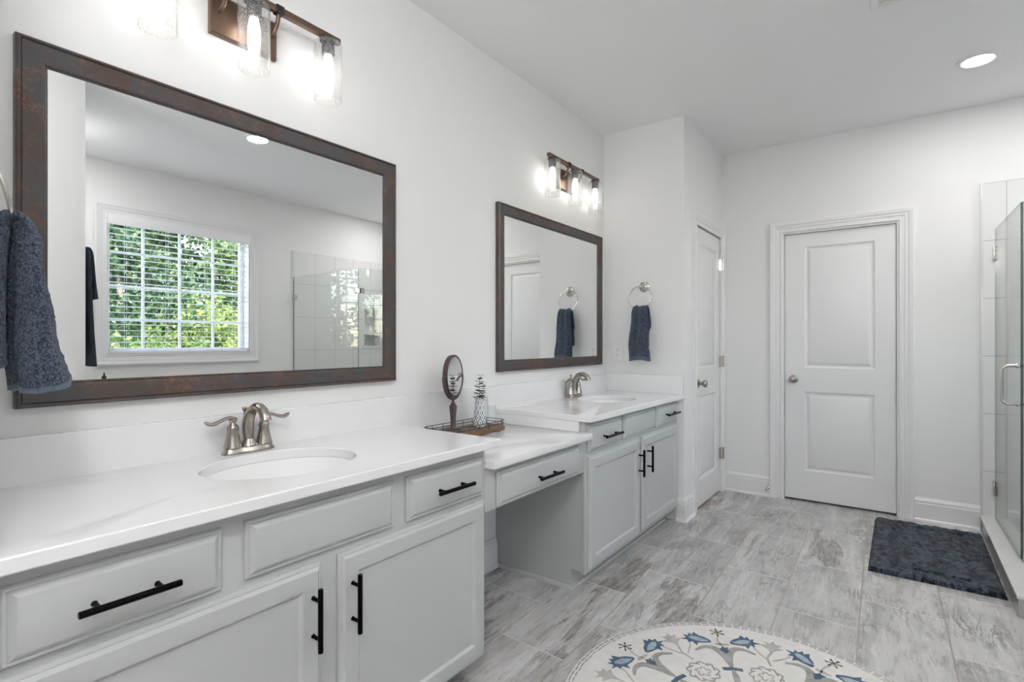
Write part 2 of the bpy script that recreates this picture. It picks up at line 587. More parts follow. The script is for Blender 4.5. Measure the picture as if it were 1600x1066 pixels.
# ------------------------------------------------------------------ room shell
XR, XW, YB, YR, YN, HC = .594, 3.65, 4.54, 3.563, .17, 2.743
XS, YS = 2.1, 1.013       # corner of the side wall seen only in the mirror
YE = -1.3                  # entry end
bm = nb(); add_box(bm, (-.12, YE - .1, -.1), (XW + .16, YB + .2, 0)); struct('floor', bm, M['floor'], 'glossy grey stone-look plank tile floor', 'floor')
bm = nb(); add_box(bm, (-.12, YE - .1, HC), (XW + .16, YB + .2, HC + .1)); struct('ceiling', bm, M['ceil'], 'plain white ceiling over the bathroom', 'ceiling')
bm = nb(); add_box(bm, (-.12, YE - .1, 0), (0, YB + .2, HC)); struct('wall_left', bm, M['wall'], 'long pale grey wall behind the vanities and mirrors', 'wall')
bm = nb(); add_box(bm, (0, YE, 0), (XR, YN, HC)); struct('wall_near', bm, M['wall'], 'return wall at the near end of the vanity alcove', 'wall')
bm = nb(); add_box(bm, (0, YR, 0), (XR - .1, YR + .1, HC)); add_box(bm, (XR - .1, YR, 0), (XR, 3.803, HC))
add_box(bm, (XR - .1, 3.803, 2.062), (XR, YB, HC)); add_box(bm, (XR - .1, 4.467, 0), (XR, YB, 2.062))
struct('wall_alcove', bm, M['wall'], 'closet walls beside the far vanity with the narrow door', 'wall')
bm = nb(); add_box(bm, (0, YB, 0), (1.036, YB + .12, HC)); add_box(bm, (1.761, YB, 0), (XW + .16, YB + .12, HC)); add_box(bm, (1.036, YB, 2.05), (1.761, YB + .12, HC))
struct('wall_back', bm, M['wall'], 'grey back wall around the wide panelled door', 'wall')
WY0, WY1, WZ0, WZ1 = 1.572, 2.778, 1.112, 2.295
NY0, NY1, NZ0, NZ1 = 4.20, 4.46, 1.15, 1.65
bm = nb()
add_box(bm, (XW, YE, 0), (XW + .16, WY0, HC)); add_box(bm, (XW, WY1, 0), (XW + .16, NY0, HC)); add_box(bm, (XW, NY1, 0), (XW + .16, YB, HC))
add_box(bm, (XW, WY0, 0), (XW + .16, WY1, WZ0)); add_box(bm, (XW, WY0, WZ1), (XW + .16, WY1, HC))
add_box(bm, (XW, NY0, 0), (XW + .16, NY1, NZ0)); add_box(bm, (XW, NY0, NZ1), (XW + .16, NY1, HC)); add_box(bm, (XW + .11, NY0, NZ0), (XW + .16, NY1, NZ1))
struct('wall_right', bm, M['wall'], 'pale grey outside wall with the window, seen in the large mirror', 'wall')
bm = nb(); add_box(bm, (XS, YE, 0), (XW, YS, HC)); struct('wall_side', bm, M['wall'], 'grey wall end reflected at the left edge of the large mirror', 'wall')
bm = nb(); add_box(bm, (XR, YE - .1, 0), (XS, YE, HC)); struct('wall_entry', bm, M['wall'], 'entry wall behind the camera', 'wall')

bm = nb(); add_box(bm, (.95, YB + .121, 0), (1.85, YB + .19, 2.2)); struct('leak_panel', bm, M['wall'], 'added panel blocking light leaks behind the wide door', 'wall')  # added slab, keeps outside light from leaking round the door
# shower tile skins
bm = nb(); add_box(bm, (2.19, YB - .012, 0), (XW, YB, 2.231)); struct('wall_shower_back', bm, M['tile_x'], 'white tiled shower wall at the right end of the back wall', 'wall')
bm = nb()
for lo, hi in (((XW - .012, 3.251, 0), (XW, NY0, 2.22)), ((XW - .012, NY1, 0), (XW, YB - .012, 2.22)), ((XW - .012, NY0, 0), (XW, NY1, NZ0)), ((XW - .012, NY0, NZ1), (XW, NY1, 2.22))):
    add_box(bm, lo, hi)
struct('wall_shower_side', bm, M['tile_y'], 'white tiled shower wall reflected in the large mirror', 'wall')
bm = nb()
for lo, hi in (((XW - .018, NY0 - .012, NZ0 - .012), (XW + .1, NY0 + .012, NZ1 + .012)), ((XW - .018, NY1 - .012, NZ0 - .012), (XW + .1, NY1 + .012, NZ1 + .012)),
               ((XW - .018, NY0 + .012, NZ1 - .012), (XW + .1, NY1 - .012, NZ1 + .012)), ((XW - .018, NY0 + .012, NZ0 - .012), (XW + .1, NY1 - .012, NZ0 + .012)),
               ((XW - .018, NY0 + .012, 1.30), (XW + .1, NY1 - .012, 1.335))):
    add_box(bm, lo, hi, .002)
struct('trim_1', bm, M['trim'], 'white edged shower niche with one shelf, seen in the large mirror', 'shower niche')
bm = nb(); add_box(bm, (2.186, YB - .016, .095), (2.199, YB, 2.235), .003); struct('trim_2', bm, M['curb_top'], 'thin edge strip where shower tile meets grey wall', 'trim')
# curb and shower floor
fz = lambda a, b, d: Vector((a, b, d))
outer = [(2.19, YB - .012), (2.19, 3.19), (XW - .012, 3.19), (XW - .012, 3.34), (2.56, 3.34), (2.345, 3.77), (2.345, YB - .012)]
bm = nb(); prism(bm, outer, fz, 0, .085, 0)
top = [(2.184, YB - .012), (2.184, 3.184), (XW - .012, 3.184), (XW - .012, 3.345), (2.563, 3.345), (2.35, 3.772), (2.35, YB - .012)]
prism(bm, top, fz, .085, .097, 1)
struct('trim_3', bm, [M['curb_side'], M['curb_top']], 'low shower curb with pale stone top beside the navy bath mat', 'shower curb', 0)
bm = nb(); add_box(bm, (2.345, 3.34, 0), (XW - .012, YB - .012, .03)); struct('floor_shower', bm, M['mosaic'], 'pale tile shower floor behind the glass', 'floor')

# ------------------------------------------------------------------ baseboards and casings
BB = [(0, 0), (.028, 0), (.026, .012), (.017, .02), (.016, .118), (.013, .122), (.013, .138), (.007, .148), (.004, .156), (0, .156)]
def offset_path(path, d):
    out = []
    for i, p in enumerate(path):
        p = Vector(p)
        ds = []
        if i > 0: ds.append((p - Vector(path[i - 1])).normalized())
        if i < len(path) - 1: ds.append((Vector(path[i + 1]) - p).normalized())
        ns = [Vector((-q.y, q.x)) for q in ds]
        n = sum(ns, Vector((0, 0)))
        n.normalize()
        k = 1 / max(.3, n.dot(ns[0]))
        out.append(p + n * d * k)
    return out
def baseboard(name, path, label):
    """room on the left of the path"""
    bm = nb()
    cols = [offset_path(path, d) for d, z in BB]
    rings = [[Vector((cols[k][i].x, cols[k][i].y, BB[k][1])) for k in range(len(BB))] for i in range(len(path))]
    loft(bm, rings, True, True, True)
    return struct(name, bm, M['trim'], label, 'baseboard', 25)
baseboard('baseboard_left', [(0, 2.258), (0, 1.502)], 'white baseboard under the low make-up counter')
baseboard('baseboard_closet', [(XR, 3.726), (XR, YR), (.546, YR)], 'white baseboard wrapping the wall corner beside the far vanity')
baseboard('baseboard_back', [(.948, YB), (.618, YB)], 'short white baseboard between the two doors')
baseboard('baseboard_shower', [(2.186, YB), (1.850, YB)], 'white baseboard between wide door and shower')
baseboard('baseboard_right', [(XW, YS), (XW, 3.18)], 'white baseboard below the window')

CAS = [(0, 0), (0, .012), (.006, .016), (.012, .010), (.03, .012), (.036, .017), (.05, .017), (.056, .022), (.080, .026), (.086, .024), (.086, 0)]
def casing(fn, a0, a1, h, d0, z0=0):
    bm = nb()
    rings = []
    for o, d in CAS:
        rings.append([fn(a0 - o, z0, d0 + d), fn(a0 - o, h + o, d0 + d), fn(a1 + o, h + o, d0 + d), fn(a1 + o, z0, d0 + d)])
    loft(bm, rings, False, False, False)
    for k in (0, 3):   # close the feet
        bm.faces.new([bm.verts.new(r[k]) for r in rings])
    return bm

def panel_door(fn, a0, a1, z0, z1, d, panels, thick=.035):
    """slab facing out at depth d with sunk moulded panels"""
    bm = nb()
    pa0, pa1 = panels[0][0], panels[0][1]
    zs = [z0] + [z for p in sorted(panels, key=lambda q: q[2]) for z in (p[2], p[3])] + [z1]
    def quad(x0, x1, y0, y1):
        bm.faces.new([bm.verts.new(fn(x, y, d)) for x, y in ((x0, y0), (x1, y0), (x1, y1), (x0, y1))])
    for i in range(len(zs) - 1):
        quad(a0, pa0, zs[i], zs[i + 1]); quad(pa1, a1, zs[i], zs[i + 1])
        if i % 2 == 0: quad(pa0, pa1, zs[i], zs[i + 1])
    for (x0, x1, y0, y1) in panels:
        rect_rings(bm, fn, x0, x1, y0, y1, [(0, d), (.010, d - .009), (.020, d - .012), (.030, d - .006), (.042, d - .002)], True)
    # sides and back
    b = [fn(a0, z0, d - thick), fn(a1, z0, d - thick), fn(a1, z1, d - thick), fn(a0, z1, d - thick)]
    f = [fn(a0, z0, d), fn(a1, z0, d), fn(a1, z1, d), fn(a0, z1, d)]
    for i in range(4):
        j = (i + 1) % 4
        bm.faces.new([bm.verts.new(q) for q in (f[i], b[i], b[j], f[j])])
    bm.faces.new([bm.verts.new(q) for q in b[::-1]])
    bmesh.ops.remove_doubles(bm, verts=bm.verts, dist=1e-5)
    return bm

def knob(parent, p, n):
    bm = nb(); lathe(bm, [(.0, 0), (.031, 0), (.031, .004), (.026, .009), (.012, .011), (.011, .03), (.018, .034), (.027, .044), (.028, .052), (.022, .062), (.010, .067), (0, .068)], 28, p, n)
    obj('door_knob', bm, M['nickel'], parent, 40, True, True)

# back door (facing -y)
D2 = thing('door_2', 'wide white two-panel door in the back wall', 'door', (1.4, YB, 0), kind='structure')
obj('door_casing', casing(FYN, 1.034, 1.763, 2.053, -YB), M['trim'], D2, 25, True, True)
bm = nb()
add_box(bm, (1.034, YB - .001, 0), (1.046, YB + .115, 2.053)); add_box(bm, (1.751, YB - .001, 0), (1.763, YB + .115, 2.053)); add_box(bm, (1.046, YB - .001, 2.041), (1.751, YB + .115, 2.053))
obj('door_jamb', bm, M['trim'], D2, 30, True, True)
obj('door_slab', panel_door(FYN, 1.049, 1.748, .014, 2.038, -(YB + .022), [(1.181, 1.625, 1.016, 1.935), (1.181, 1.625, .236, .835)]), M['trim'], D2, 25, True, True)
knob(D2, (1.109, YB + .022, .929), (0, -1, 0))
bm = nb(); add_box(bm, (1.047, YB + .06, 0.001), (1.75, YB + .11, .012)); obj('gap_shade', bm, M['darkgap'], D2, 0, True, True)  # dark strip paints the shade in the gap under the door
# closet door (facing +x)
D1 = thing('door_1', 'narrow white two-panel closet door beside the far vanity', 'door', (XR, 4.14, 0), kind='structure')
obj('door_casing', casing(FX, 3.812, 4.452, 2.052, XR), M['trim'], D1, 25, True, True)
bm = nb()
add_box(bm, (XR - .1, 3.803, 0), (XR + .001, 3.816, 2.062)); add_box(bm, (XR - .1, 4.456, 0), (XR + .001, 4.467, 2.062)); add_box(bm, (XR - .1, 3.816, 2.056), (XR + .001, 4.456, 2.062))
obj('door_jamb', bm, M['trim'], D1, 30, True, True)
obj('door_slab', panel_door(FX, 3.819, 4.452, .014, 2.046, XR - .004, [(3.925, 4.348, 1.016, 1.933), (3.925, 4.348, .205, .817)]), M['trim'], D1, 25, True, True)
knob(D1, (XR - .004, 3.885, .912), (1, 0, 0))
for z in (1.836, 1.057, .315):
    bm = nb(); add_box(bm, (XR - .003, 4.420, z - .045), (XR + .0005, 4.456, z + .045)); lathe(bm, [(.007, -.047), (.007, .047)], 12, (XR + .024, 4.456, z))
    add_box(bm, (XR - .003, 4.450, z - .045), (XR + .022, 4.4555, z + .045))
    obj('hinge', bm, M['chrome'], D1, 40, True, True)
bm = nb(); add_box(bm, (XR - .09, 3.82, .001), (XR - .045, 4.45, .010)); obj('gap_shade', bm, M['darkgap'], D1, 0, True, True)  # same painted gap shade under the closet door

# door stop on the baseboard
bm = nb()
lathe(bm, [(.012, 0), (.012, .004), (.005, .006), (.005, .05), (.010, .052), (.011, .062), (.007, .068)], 16, (.937, YB - .016, .068), (0, -1, 0))
tag(obj('door_stop', bm, M['chrome']), 'small metal door stop on the baseboard beside the wide door', 'door stop')

# ------------------------------------------------------------------ window (on the right wall, facing -x) and blind
W1 = thing('window_1', 'white cased window with garden view, seen in the large mirror', 'window', (XW, 2.175, 1.0), kind='structure')
bm = nb()
rect_rings(bm, FXN, WY0 - .095, WY1 + .095, WZ0 - .095, WZ1 + .090, [(0, -XW + .024), (.012, -XW + .026), (.03, -XW + .018), (.045, -XW + .018), (.05, -XW + .013), (.075, -XW + .012), (.082, -XW + .016), (.092, -XW + .013), (.092, -XW)], False, -XW)
# inner opening stays open: remove the solid back cap
for f in [f for f in bm.faces if len(f.verts) == 4 and all(abs(v.co.x - XW) < 1e-6 for v in f.verts)]: bm.faces.remove(f)
obj('casing', bm, M['trim'], W1, 25, True, True)
bm = nb()
for lo, hi in (((XW, WY0 - .003, WZ0), (XW + .16, WY0 + .006, WZ1)), ((XW, WY1 - .006, WZ0), (XW + .16, WY1 + .003, WZ1)), ((XW, WY0, WZ1 - .006), (XW + .16, WY1, WZ1 + .003)), ((XW, WY0, WZ0 - .003), (XW + .16, WY1, WZ0 + .006))):
    add_box(bm, lo, hi)
obj('jamb', bm, M['trim'], W1, 30, True, True)
bm = nb()
fx = XW + .105
for lo, hi in (((fx, WY0 + .006, WZ0 + .006), (fx + .04, WY0 + .045, WZ1 - .006)), ((fx, WY1 - .045, WZ0 + .006), (fx + .04, WY1 - .006, WZ1 - .006)), ((fx, WY0 + .045, WZ0 + .006), (fx + .04, WY1 - .045, WZ0 + .045)), ((fx, WY0 + .045, WZ1 - .045), (fx + .04, WY1 - .045, WZ1 - .006))):
    add_box(bm, lo, hi, .003)
obj('sash_frame', bm, M['vinyl'], W1, 30, True, True)
bm = nb()
for k in (1, 2, 3):
    y = WY0 + (WY1 - WY0) * k / 4
    add_box(bm, (fx + .012, y - .011, WZ0 + .045), (fx + .03, y + .011, WZ1 - .045), .003)
    z = WZ0 + (WZ1 - WZ0) * k / 4
    add_box(bm, (fx + .013, WY0 + .045, z - .011), (fx + .029, WY1 - .045, z + .011), .003)
obj('muntin_grid', bm, M['vinyl'], W1, 30, True, True)
bm = nb(); add_box(bm, (fx + .019, WY0 + .04, WZ0 + .04), (fx + .023, WY1 - .04, WZ1 - .04)); obj('glass', bm, M['window_glass'], W1, 0, True, True)

BL = thing('window_blind', 'open white slatted blind inside the window reflected in the large mirror', 'blind', (XW + .04, 2.175, WZ1))
bm = nb(); add_box(bm, (XW - .02, WY0 - .006, WZ1 - .082), (XW - .004, WY1 + .006, WZ1 + .004), .003); obj('valance', bm, M['blind'], BL, 30, True, True)
bm = nb(); add_box(bm, (XW + .012, WY0 + .008, WZ1 - .05), (XW + .068, WY1 - .008, WZ1 - .007), .002); obj('headrail', bm, M['blind'], BL, 30, True, True)
bm = nb()
ns = 21
for k in range(ns):
    z = WZ0 + .045 + k * (WZ1 - .1 - WZ0 - .045) / (ns - 1)
    rings = []
    for y in (WY0 + .012, WY1 - .012):
        pr = []
        for q in range(7):
            s = -1 + q / 3
            pr.append((XW + .04 + s * .025, z + .003 * (1 - s * s)))
        lo = [(x, zz - .0028) for x, zz in pr][::-1]
        rings.append([Vector((x, y, zz)) for x, zz in pr + lo])
    loft(bm, rings)
obj('slats', bm, M['blind'], BL, 30, True, True)
bm = nb(); add_box(bm, (XW + .013, WY0 + .012, WZ0 + .008), (XW + .067, WY1 - .012, WZ0 + .026), .004); obj('bottom_rail', bm, M['blind'], BL, 30, True, True)
for y in (WY0 + .14, (WY0 + WY1) / 2 - .14, (WY0 + WY1) / 2 + .2, WY1 - .14):
    bm = nb()
    for x in (XW + .0135, XW + .0665): sweep(bm, [(x, y, WZ0 + .02), (x, y, WZ1 - .04)], .0012, 6)
    obj('ladder_cord', bm, M['blind'], BL, 40, True, True)

# ------------------------------------------------------------------ vanities
HT, TH = .858, .030      # worktop height and thickness
FF = .545                # face frame plane
DR = [(0, .007), (.003, .0105), (.007, .0115), (.009, .0105), (.011, .013), (.018, .0185), (.022, .020)]
DO = [(0, .008), (.003, .012), (.007, .0135), (.009, .0125), (.012, .015), (.017, .0195), (.022, .020), (.056, .020), (.060, .0185), (.064, .014), (.068, .011)]
def front(name, parent, y0, y1, z0, z1, prof, panel=None):
    bm = nb()
    rect_rings(bm, FX, y0, y1, z0, z1, [(i, FF + d) for i, d in prof], True, FF + .0005)
    return obj(name, bm, M['cabinet'], parent, 25, True, True)
def pull(parent, y0, y1, z0, z1, inset=.032):
    """black bar pull on two posts between two end points at x = .596"""
    bm = nb()
    a, b = Vector((.597, y0, z0)), Vector((.597, y1, z1))
    t = (b - a).normalized()
    lathe(bm, [(.0055, 0), (.0067, .0012), (.0067, (b - a).length - .0012), (.0055, (b - a).length)], 20, a, t)
    for q in (a + t * inset, b - t * inset):
        lathe(bm, [(.0062, 0), (.0048, .004), (.0048, .033)], 16, (FF + .0195 if True else 0, q.y, q.z), (1, 0, 0))
    return obj('handle', bm, M['black'], parent, 40, True, True)

def cabinet(name, label, y0, y1, drawers, falsef, doors, ff_open):
    root = thing(name, label, 'vanity cabinet', (0.3, (y0 + y1) / 2, 0), group='painted vanity cabinets')
    side = [(0.001, 0), (.47, 0), (.47, .098), (FF - .02, .098), (FF - .02, HT - TH), (0.001, HT - TH)]
    bm = nb()
    fs = lambda a, b, d: Vector((a, d, b))
    prism(bm, side, fs, y0, y0 + .018); prism(bm, side, fs, y1 - .018, y1)
    add_box(bm, (.002, y0 + .018, .098), (FF - .02, y1 - .018, .116)); add_box(bm, (.001, y0 + .018, .116), (.008, y1 - .018, HT - TH - .001))
    obj('carcass', bm, M['cabinet'], root, 25, True, True)
    bm = nb()
    # face frame as rails and stiles in one sheet behind the fronts
    add_box(bm, (FF - .02, y0, .085), (FF, y1, HT - TH), .001)
    obj('face_frame', bm, M['cabinet'], root, 25, True, True)
    bm = nb(); add_box(bm, (.452, y0 + .018, 0), (.47, y1 - .018, .098)); obj('toe_kick', bm, M['cabinet'], root, 25, True, True)
    for (a, b, c, d, h) in drawers:
        f = front('drawer', root, a, b, c, d, DR); pull(f, *h)
    for (a, b, c, d) in falsef: front('false_drawer_front', root, a, b, c, d, DR)
    for (a, b, c, d, h) in doors:
        f = front('door', root, a, b, c, d, DO); pull(f, *h)
    return root

near = cabinet('vanity_cabinet', 'large grey vanity cabinet nearest the camera below the big mirror', YN + .002, 1.500,
    [(.205, .567, .658, .797, (.300, .468, .7245, .7235)), (1.115, 1.479, .660, .797, (1.216, 1.387, .7285, .7275))],
    [(.619, 1.062, .661, .797)],
    [(.205, .818, .078, .640, (.787, .787, .428, .589)), (.869, 1.486, .078, .640, (.908, .908, .423, .584))], None)
far = cabinet('vanity_cabinet', 'grey vanity cabinet at the far end between the make-up counter and the closet wall', 2.262, YR - .002,
    [(2.279, 2.658, .673, .809, (2.396, 2.590, .738, .737)), (3.167, 3.530, .680, .815, (3.272, 3.480, .749, .748))],
    [(2.684, 3.142, .678, .812)],
    [(2.284, 2.900, .102, .656, (2.892 - .02, 2.892 - .02, .443, .596)), (2.934, 3.533, .104, .662, (3.000, 3.000, .446, .599))], None)
# shoe moulding on the exposed side of the far cabinet
bm = nb()
pf = [(0, 0), (.016, 0), (.015, .008), (.010, .015), (0, .018)]
pth = [(.47, YR - .05), (.47, 2.2615), (.03, 2.2615)]
# path with the room on its left when walked this way is the cabinet; offset outwards
cols = [offset_path(pth, d) for d, z in pf]
loft(bm, [[Vector((cols[k][i].x, cols[k][i].y, pf[k][1])) for k in range(len(pf))] for i in range(3)])
obj('shoe_molding', bm, M['cabinet'], far, 30, True, True)

# make-up drawer between the two
mk = thing('makeup_drawer', 'grey knee-space drawer under the low counter between both cabinets', 'vanity drawer', (.5, 1.88, .58))
HL = .778
bm = nb(); add_box(bm, (FF - .02, 1.502, .585), (FF, 2.260, HL - TH), .001); add_box(bm, (.02, 1.502, .66), (.03, 2.260, HL - TH)); add_box(bm, (.03, 1.502, .70), (FF - .02, 1.52, HL - TH)); add_box(bm, (.03, 2.242, .70), (FF - .02, 2.260, HL - TH))
obj('apron', bm, M['cabinet'], mk, 25, True, True)
f = front('drawer_front', mk, 1.565, 2.185, .592, .724, DR); pull(f, 1.803, 1.981, .652, .650)
bm = nb(); add_box(bm, (.1, 1.60, .60), (FF - .02, 2.15, .61)); add_box(bm, (.1, 1.60, .61), (FF - .02, 1.612, .70)); add_box(bm, (.1, 2.138, .61), (FF - .02, 2.15, .70)); add_box(bm, (.1, 1.612, .61), (.112, 2.138, .70))
obj('drawer_box', bm, M['cabinet'], mk, 25, True, True)

# ------------------------------------------------------------------ worktops
def slab_with_hole(bm, x0, x1, y0, y1, z0, z1, hole):
    cx, cy, b, a = hole     # b along x, a along y
    N = 96
    angs = sorted(set([2 * pi * k / N for k in range(N)] + [math.atan2(y - cy, x - cx) % (2 * pi) for x in (x0, x1) for y in (y0, y1)]))
    def rect(t, i):
        c, s = cos(t), sin(t)
        k = min(((x1 - i - cx) / c if c > 1e-9 else (x0 + i - cx) / c if c < -1e-9 else 1e9), ((y1 - i - cy) / s if s > 1e-9 else (y0 + i - cy) / s if s < -1e-9 else 1e9))
        return cx + c * k, cy + s * k
    def ell(t, g):
        r = 1 / math.hypot(cos(t) / (b + g), sin(t) / (a + g))
        return cx + r * cos(t), cy + r * sin(t)
    c = .003
    rings = []
    for fn, g, z in ((ell, 0, z0), (ell, 0, z1 - c), (ell, c, z1), (rect, c, z1), (rect, 0, z1 - c), (rect, 0, z0 + c), (rect, c, z0), (ell, 0, z0)):
        rings.append([Vector((*fn(t, g), z)) for t in angs])
    R = [[bm.verts.new(p) for p in r] for r in rings[:-1]]
    R.append(R[0])
    n = len(angs)
    for A, B in zip(R[:-1], R[1:]):
        for i in range(n):
            j = (i + 1) % n
            bm.faces.new((A[i], A[j], B[j], B[i]))

HS = .976
XC = .594
S1, S2 = (.30, .86), (.295, 3.005)
ct = thing('countertop', 'white quartz countertop on the near vanity with oval sink cut-out', 'countertop', (.3, .85, HT - TH), group='white vanity countertops')
bm = nb(); slab_with_hole(bm, .001, XC, YN + .001, 1.535, HT - TH, HT, (*S1, .18, .22)); obj('top', bm, M['quartz'], ct, 30, True, True)
bm = nb(); add_box(bm, (.001, YN + .001, HT), (.021, 1.500, HS)); obj('backsplash', bm, M['quartz'], ct, 30, True, True)
bm = nb(); add_box(bm, (.021, YN + .001, HT), (XC - .002, YN + .021, HS), .002); obj('side_splash', bm, M['quartz'], ct, 30, True, True)
ct = thing('countertop', 'white quartz countertop on the far vanity with splash on two walls', 'countertop', (.3, 2.9, HT - TH), group='white vanity countertops')
bm = nb(); slab_with_hole(bm, .001, XC, 2.240, YR - .001, HT - TH, HT, (*S2, .165, .21)); obj('top', bm, M['quartz'], ct, 30, True, True)
bm = nb(); add_box(bm, (.001, 2.2605, HT), (.021, YR - .001, HS)); obj('backsplash', bm, M['quartz'], ct, 30, True, True)
bm = nb(); add_box(bm, (.021, YR - .021, HT), (XC, YR - .001, HS + .006), .002); obj('side_splash', bm, M['quartz'], ct, 30, True, True)
ct = thing('countertop', 'lower white make-up counter between the two vanities', 'countertop', (.3, 1.88, HL - TH), group='white vanity countertops')
bm = nb(); add_box(bm, (.001, 1.502, HL - TH), (XC - .004, 2.260, HL), .004); obj('top', bm, M['quartz'], ct, 30, True, True)
bm = nb(); add_box(bm, (.001, 1.500, HL), (.021, 2.2605, HS)); obj('backsplash', bm, M['quartz'], ct, 30, True, True)
bm = nb(); add_box(bm, (.022, 2.243, HL), (.520, 2.2605, HT - TH - .0005), .001); obj('side_splash', bm, M['quartz'], ct, 30, True, True)

def sink(cx, cy, b, a, label):
    root = thing('sink', label, 'sink', (cx, cy, HT - TH), group='white undermount sinks')
    N = 64
    bm = nb()
    prof = [(1.12, -.001), (1.0, -.001), (.985, -.012), (.96, -.045), (.90, -.085), (.76, -.120), (.5, -.138), (.2, -.144), (.075, -.146)]
    rings = [[Vector((cx + b * k * cos(2 * pi * i / N), cy + a * k * sin(2 * pi * i / N), HT - TH + z)) for i in range(N)] for k, z in prof]
    prof2 = [(.075, -.158), (.5, -.150), (.80, -.130), (.94, -.09), (1.0, -.045), (1.02, -.014), (1.12, -.012)]
    rings += [[Vector((cx + b * k * cos(2 * pi * i / N), cy + a * k * sin(2 * pi * i / N), HT - TH + z)) for i in range(N)] for k, z in prof2]
    rings.append(rings[0])
    R = [[bm.verts.new(p) for p in r] for r in rings[:-1]]; R.append(R[0])
    for A, B in zip(R[:-1], R[1:]):
        for i in range(N):
            j = (i + 1) % N
            bm.faces.new((A[i], A[j], B[j], B[i]))
    obj('basin', bm, M['porcelain'], root, 50, True, True)
    bm = nb(); lathe(bm, [(.0, -.160), (.012, -.158), (.013, -.146), (.022, -.1435), (.020, -.141), (.008, -.1405), (0, -.139)], 24, (cx, cy, HT - TH)); obj('drain', bm, M['chrome'], root, 40, True, True)
sink(*S1, .18, .22, 'white oval undermount sink in the near counter under the big mirror')
sink(*S2, .165, .21, 'white oval undermount sink in the far counter')

def faucet(x, y, label):
    root = thing('faucet', label, 'faucet', (x, y, HT), group='brushed nickel faucets')
    N = 40
    bm = nb()
    def stad(l, w):
        out = []
        for i in range(N):
            t = 2 * pi * i / N
            yy = l * (1 if sin(t) >= 0 else -1) * abs(sin(t)) ** .75
            out.append((w * (1 if cos(t) >= 0 else -1) * abs(cos(t)) ** .7, yy))
        return out
    loft(bm, [[Vector((px, py, z)) for px, py in stad(l, w)] for l, w, z in ((.084, .031, 0), (.084, .031, .003), (.080, .027, .008), (.077, .025, .016), (.074, .022, .020))])
    obj('base_plate', bm, M['nickel'], root, 35)
    for s in (-1, 1):
        bm = nb()
        lathe(bm, [(.027, .020), (.0265, .023), (.023, .034), (.0185, .055), (.0155, .072), (.0175, .078), (.0165, .086), (.012, .092), (.009, .096), (.0095, .101), (.012, .106), (.011, .112), (.006, .115), (0, .116)], 28, (0, s * .051, 0))
        p = smooth_path([(.004, s * .042, .104), (.004, s * .058, .115), (.004, s * .076, .113), (.004, s * .100, .104), (.005, s * .120, .101), (.006, s * .137, .110)], 24)
        r = [.006, .010] + [.0105] * 3 + [.0095] * 6 + [.0095] * 4 + [.011] * 4 + [.0115] * 3 + [.010, .008, .004]
        fl = [.8] * 3 + [.55] * 22
        sweep(bm, p, (r + [.004] * 30)[:25], 14, fl[:25], (0, 0, 1))
        obj('handle', bm, M['nickel'], root, 45)
    bm = nb()
    lathe(bm, [(.027, .020), (.0265, .023), (.020, .032), (.0155, .042)], 28, (0, 0, 0), cap1=False)
    p = smooth_path([(0, 0, .040), (-.004, 0, .062), (-.004, 0, .088), (.006, 0, .115), (.028, 0, .138), (.058, 0, .147), (.084, 0, .140), (.100, 0, .122), (.105, 0, .108)], 40)
    rr = smooth_path([(.0152,), (.0175,), (.0185,), (.0175,), (.0160,), (.0152,), (.0155,), (.0165,), (.0172,)], 40)
    sweep(bm, p, [q[0] for q in rr], 22, .92, (1, 0, .2))
    obj('spout', bm, M['nickel'], root, 45)
    bm = nb(); lathe(bm, [(.0032, .05), (.0032, .128), (.006, .130), (.0085, .137), (.0075, .141), (0, .142)], 16, (-.026, 0, 0)); lathe(bm, [(.007, .018), (.006, .05), (.004, .06)], 16, (-.024, 0, 0))
    obj('lift_rod', bm, M['nickel'], root, 45)
    return root
f1 = faucet(.068, .876, 'brushed nickel two-handle faucet at the near sink')
dup(f1, (.066, 3.005, HT), 'brushed nickel two-handle faucet at the far sink')

# ------------------------------------------------------------------ framed mirrors
def wall_mirror(y0, y1, z0, z1, label):
    root = thing('wall_mirror', label, 'mirror', (0, (y0 + y1) / 2, z0), group='bronze framed wall mirrors')
    bm = nb()
    rings = [(0, .001), (0, .024), (.003, .0285), (.006, .030), (.009, .028), (.0105, .0245), (.013, .0265), (.050, .0195), (.057, .0165), (.0585, .0135), (.061, .0145), (.064, .0125), (.064, .001)]
    RR = [[FX(a, b, d) for a, b in ((y0 + i, z0 + i), (y1 - i, z0 + i), (y1 - i, z1 - i), (y0 + i, z1 - i))] for i, d in rings]
    loft(bm, RR, True, False, False)
    obj('frame', bm, M['frame'], root, 20, True, True)
    bm = nb(); add_box(bm, (.002, y0 + .062, z0 + .062), (.0125, y1 - .062, z1 - .062)); obj('glass', bm, M['mirror'], root, 0, True, True)
wall_mirror(.322, 1.536, 1.047, 1.976, 'large bronze-framed mirror above the near sink reflecting the window')
wall_mirror(2.260, 3.486, 1.049, 1.974, 'bronze-framed mirror above the far sink reflecting a towel')

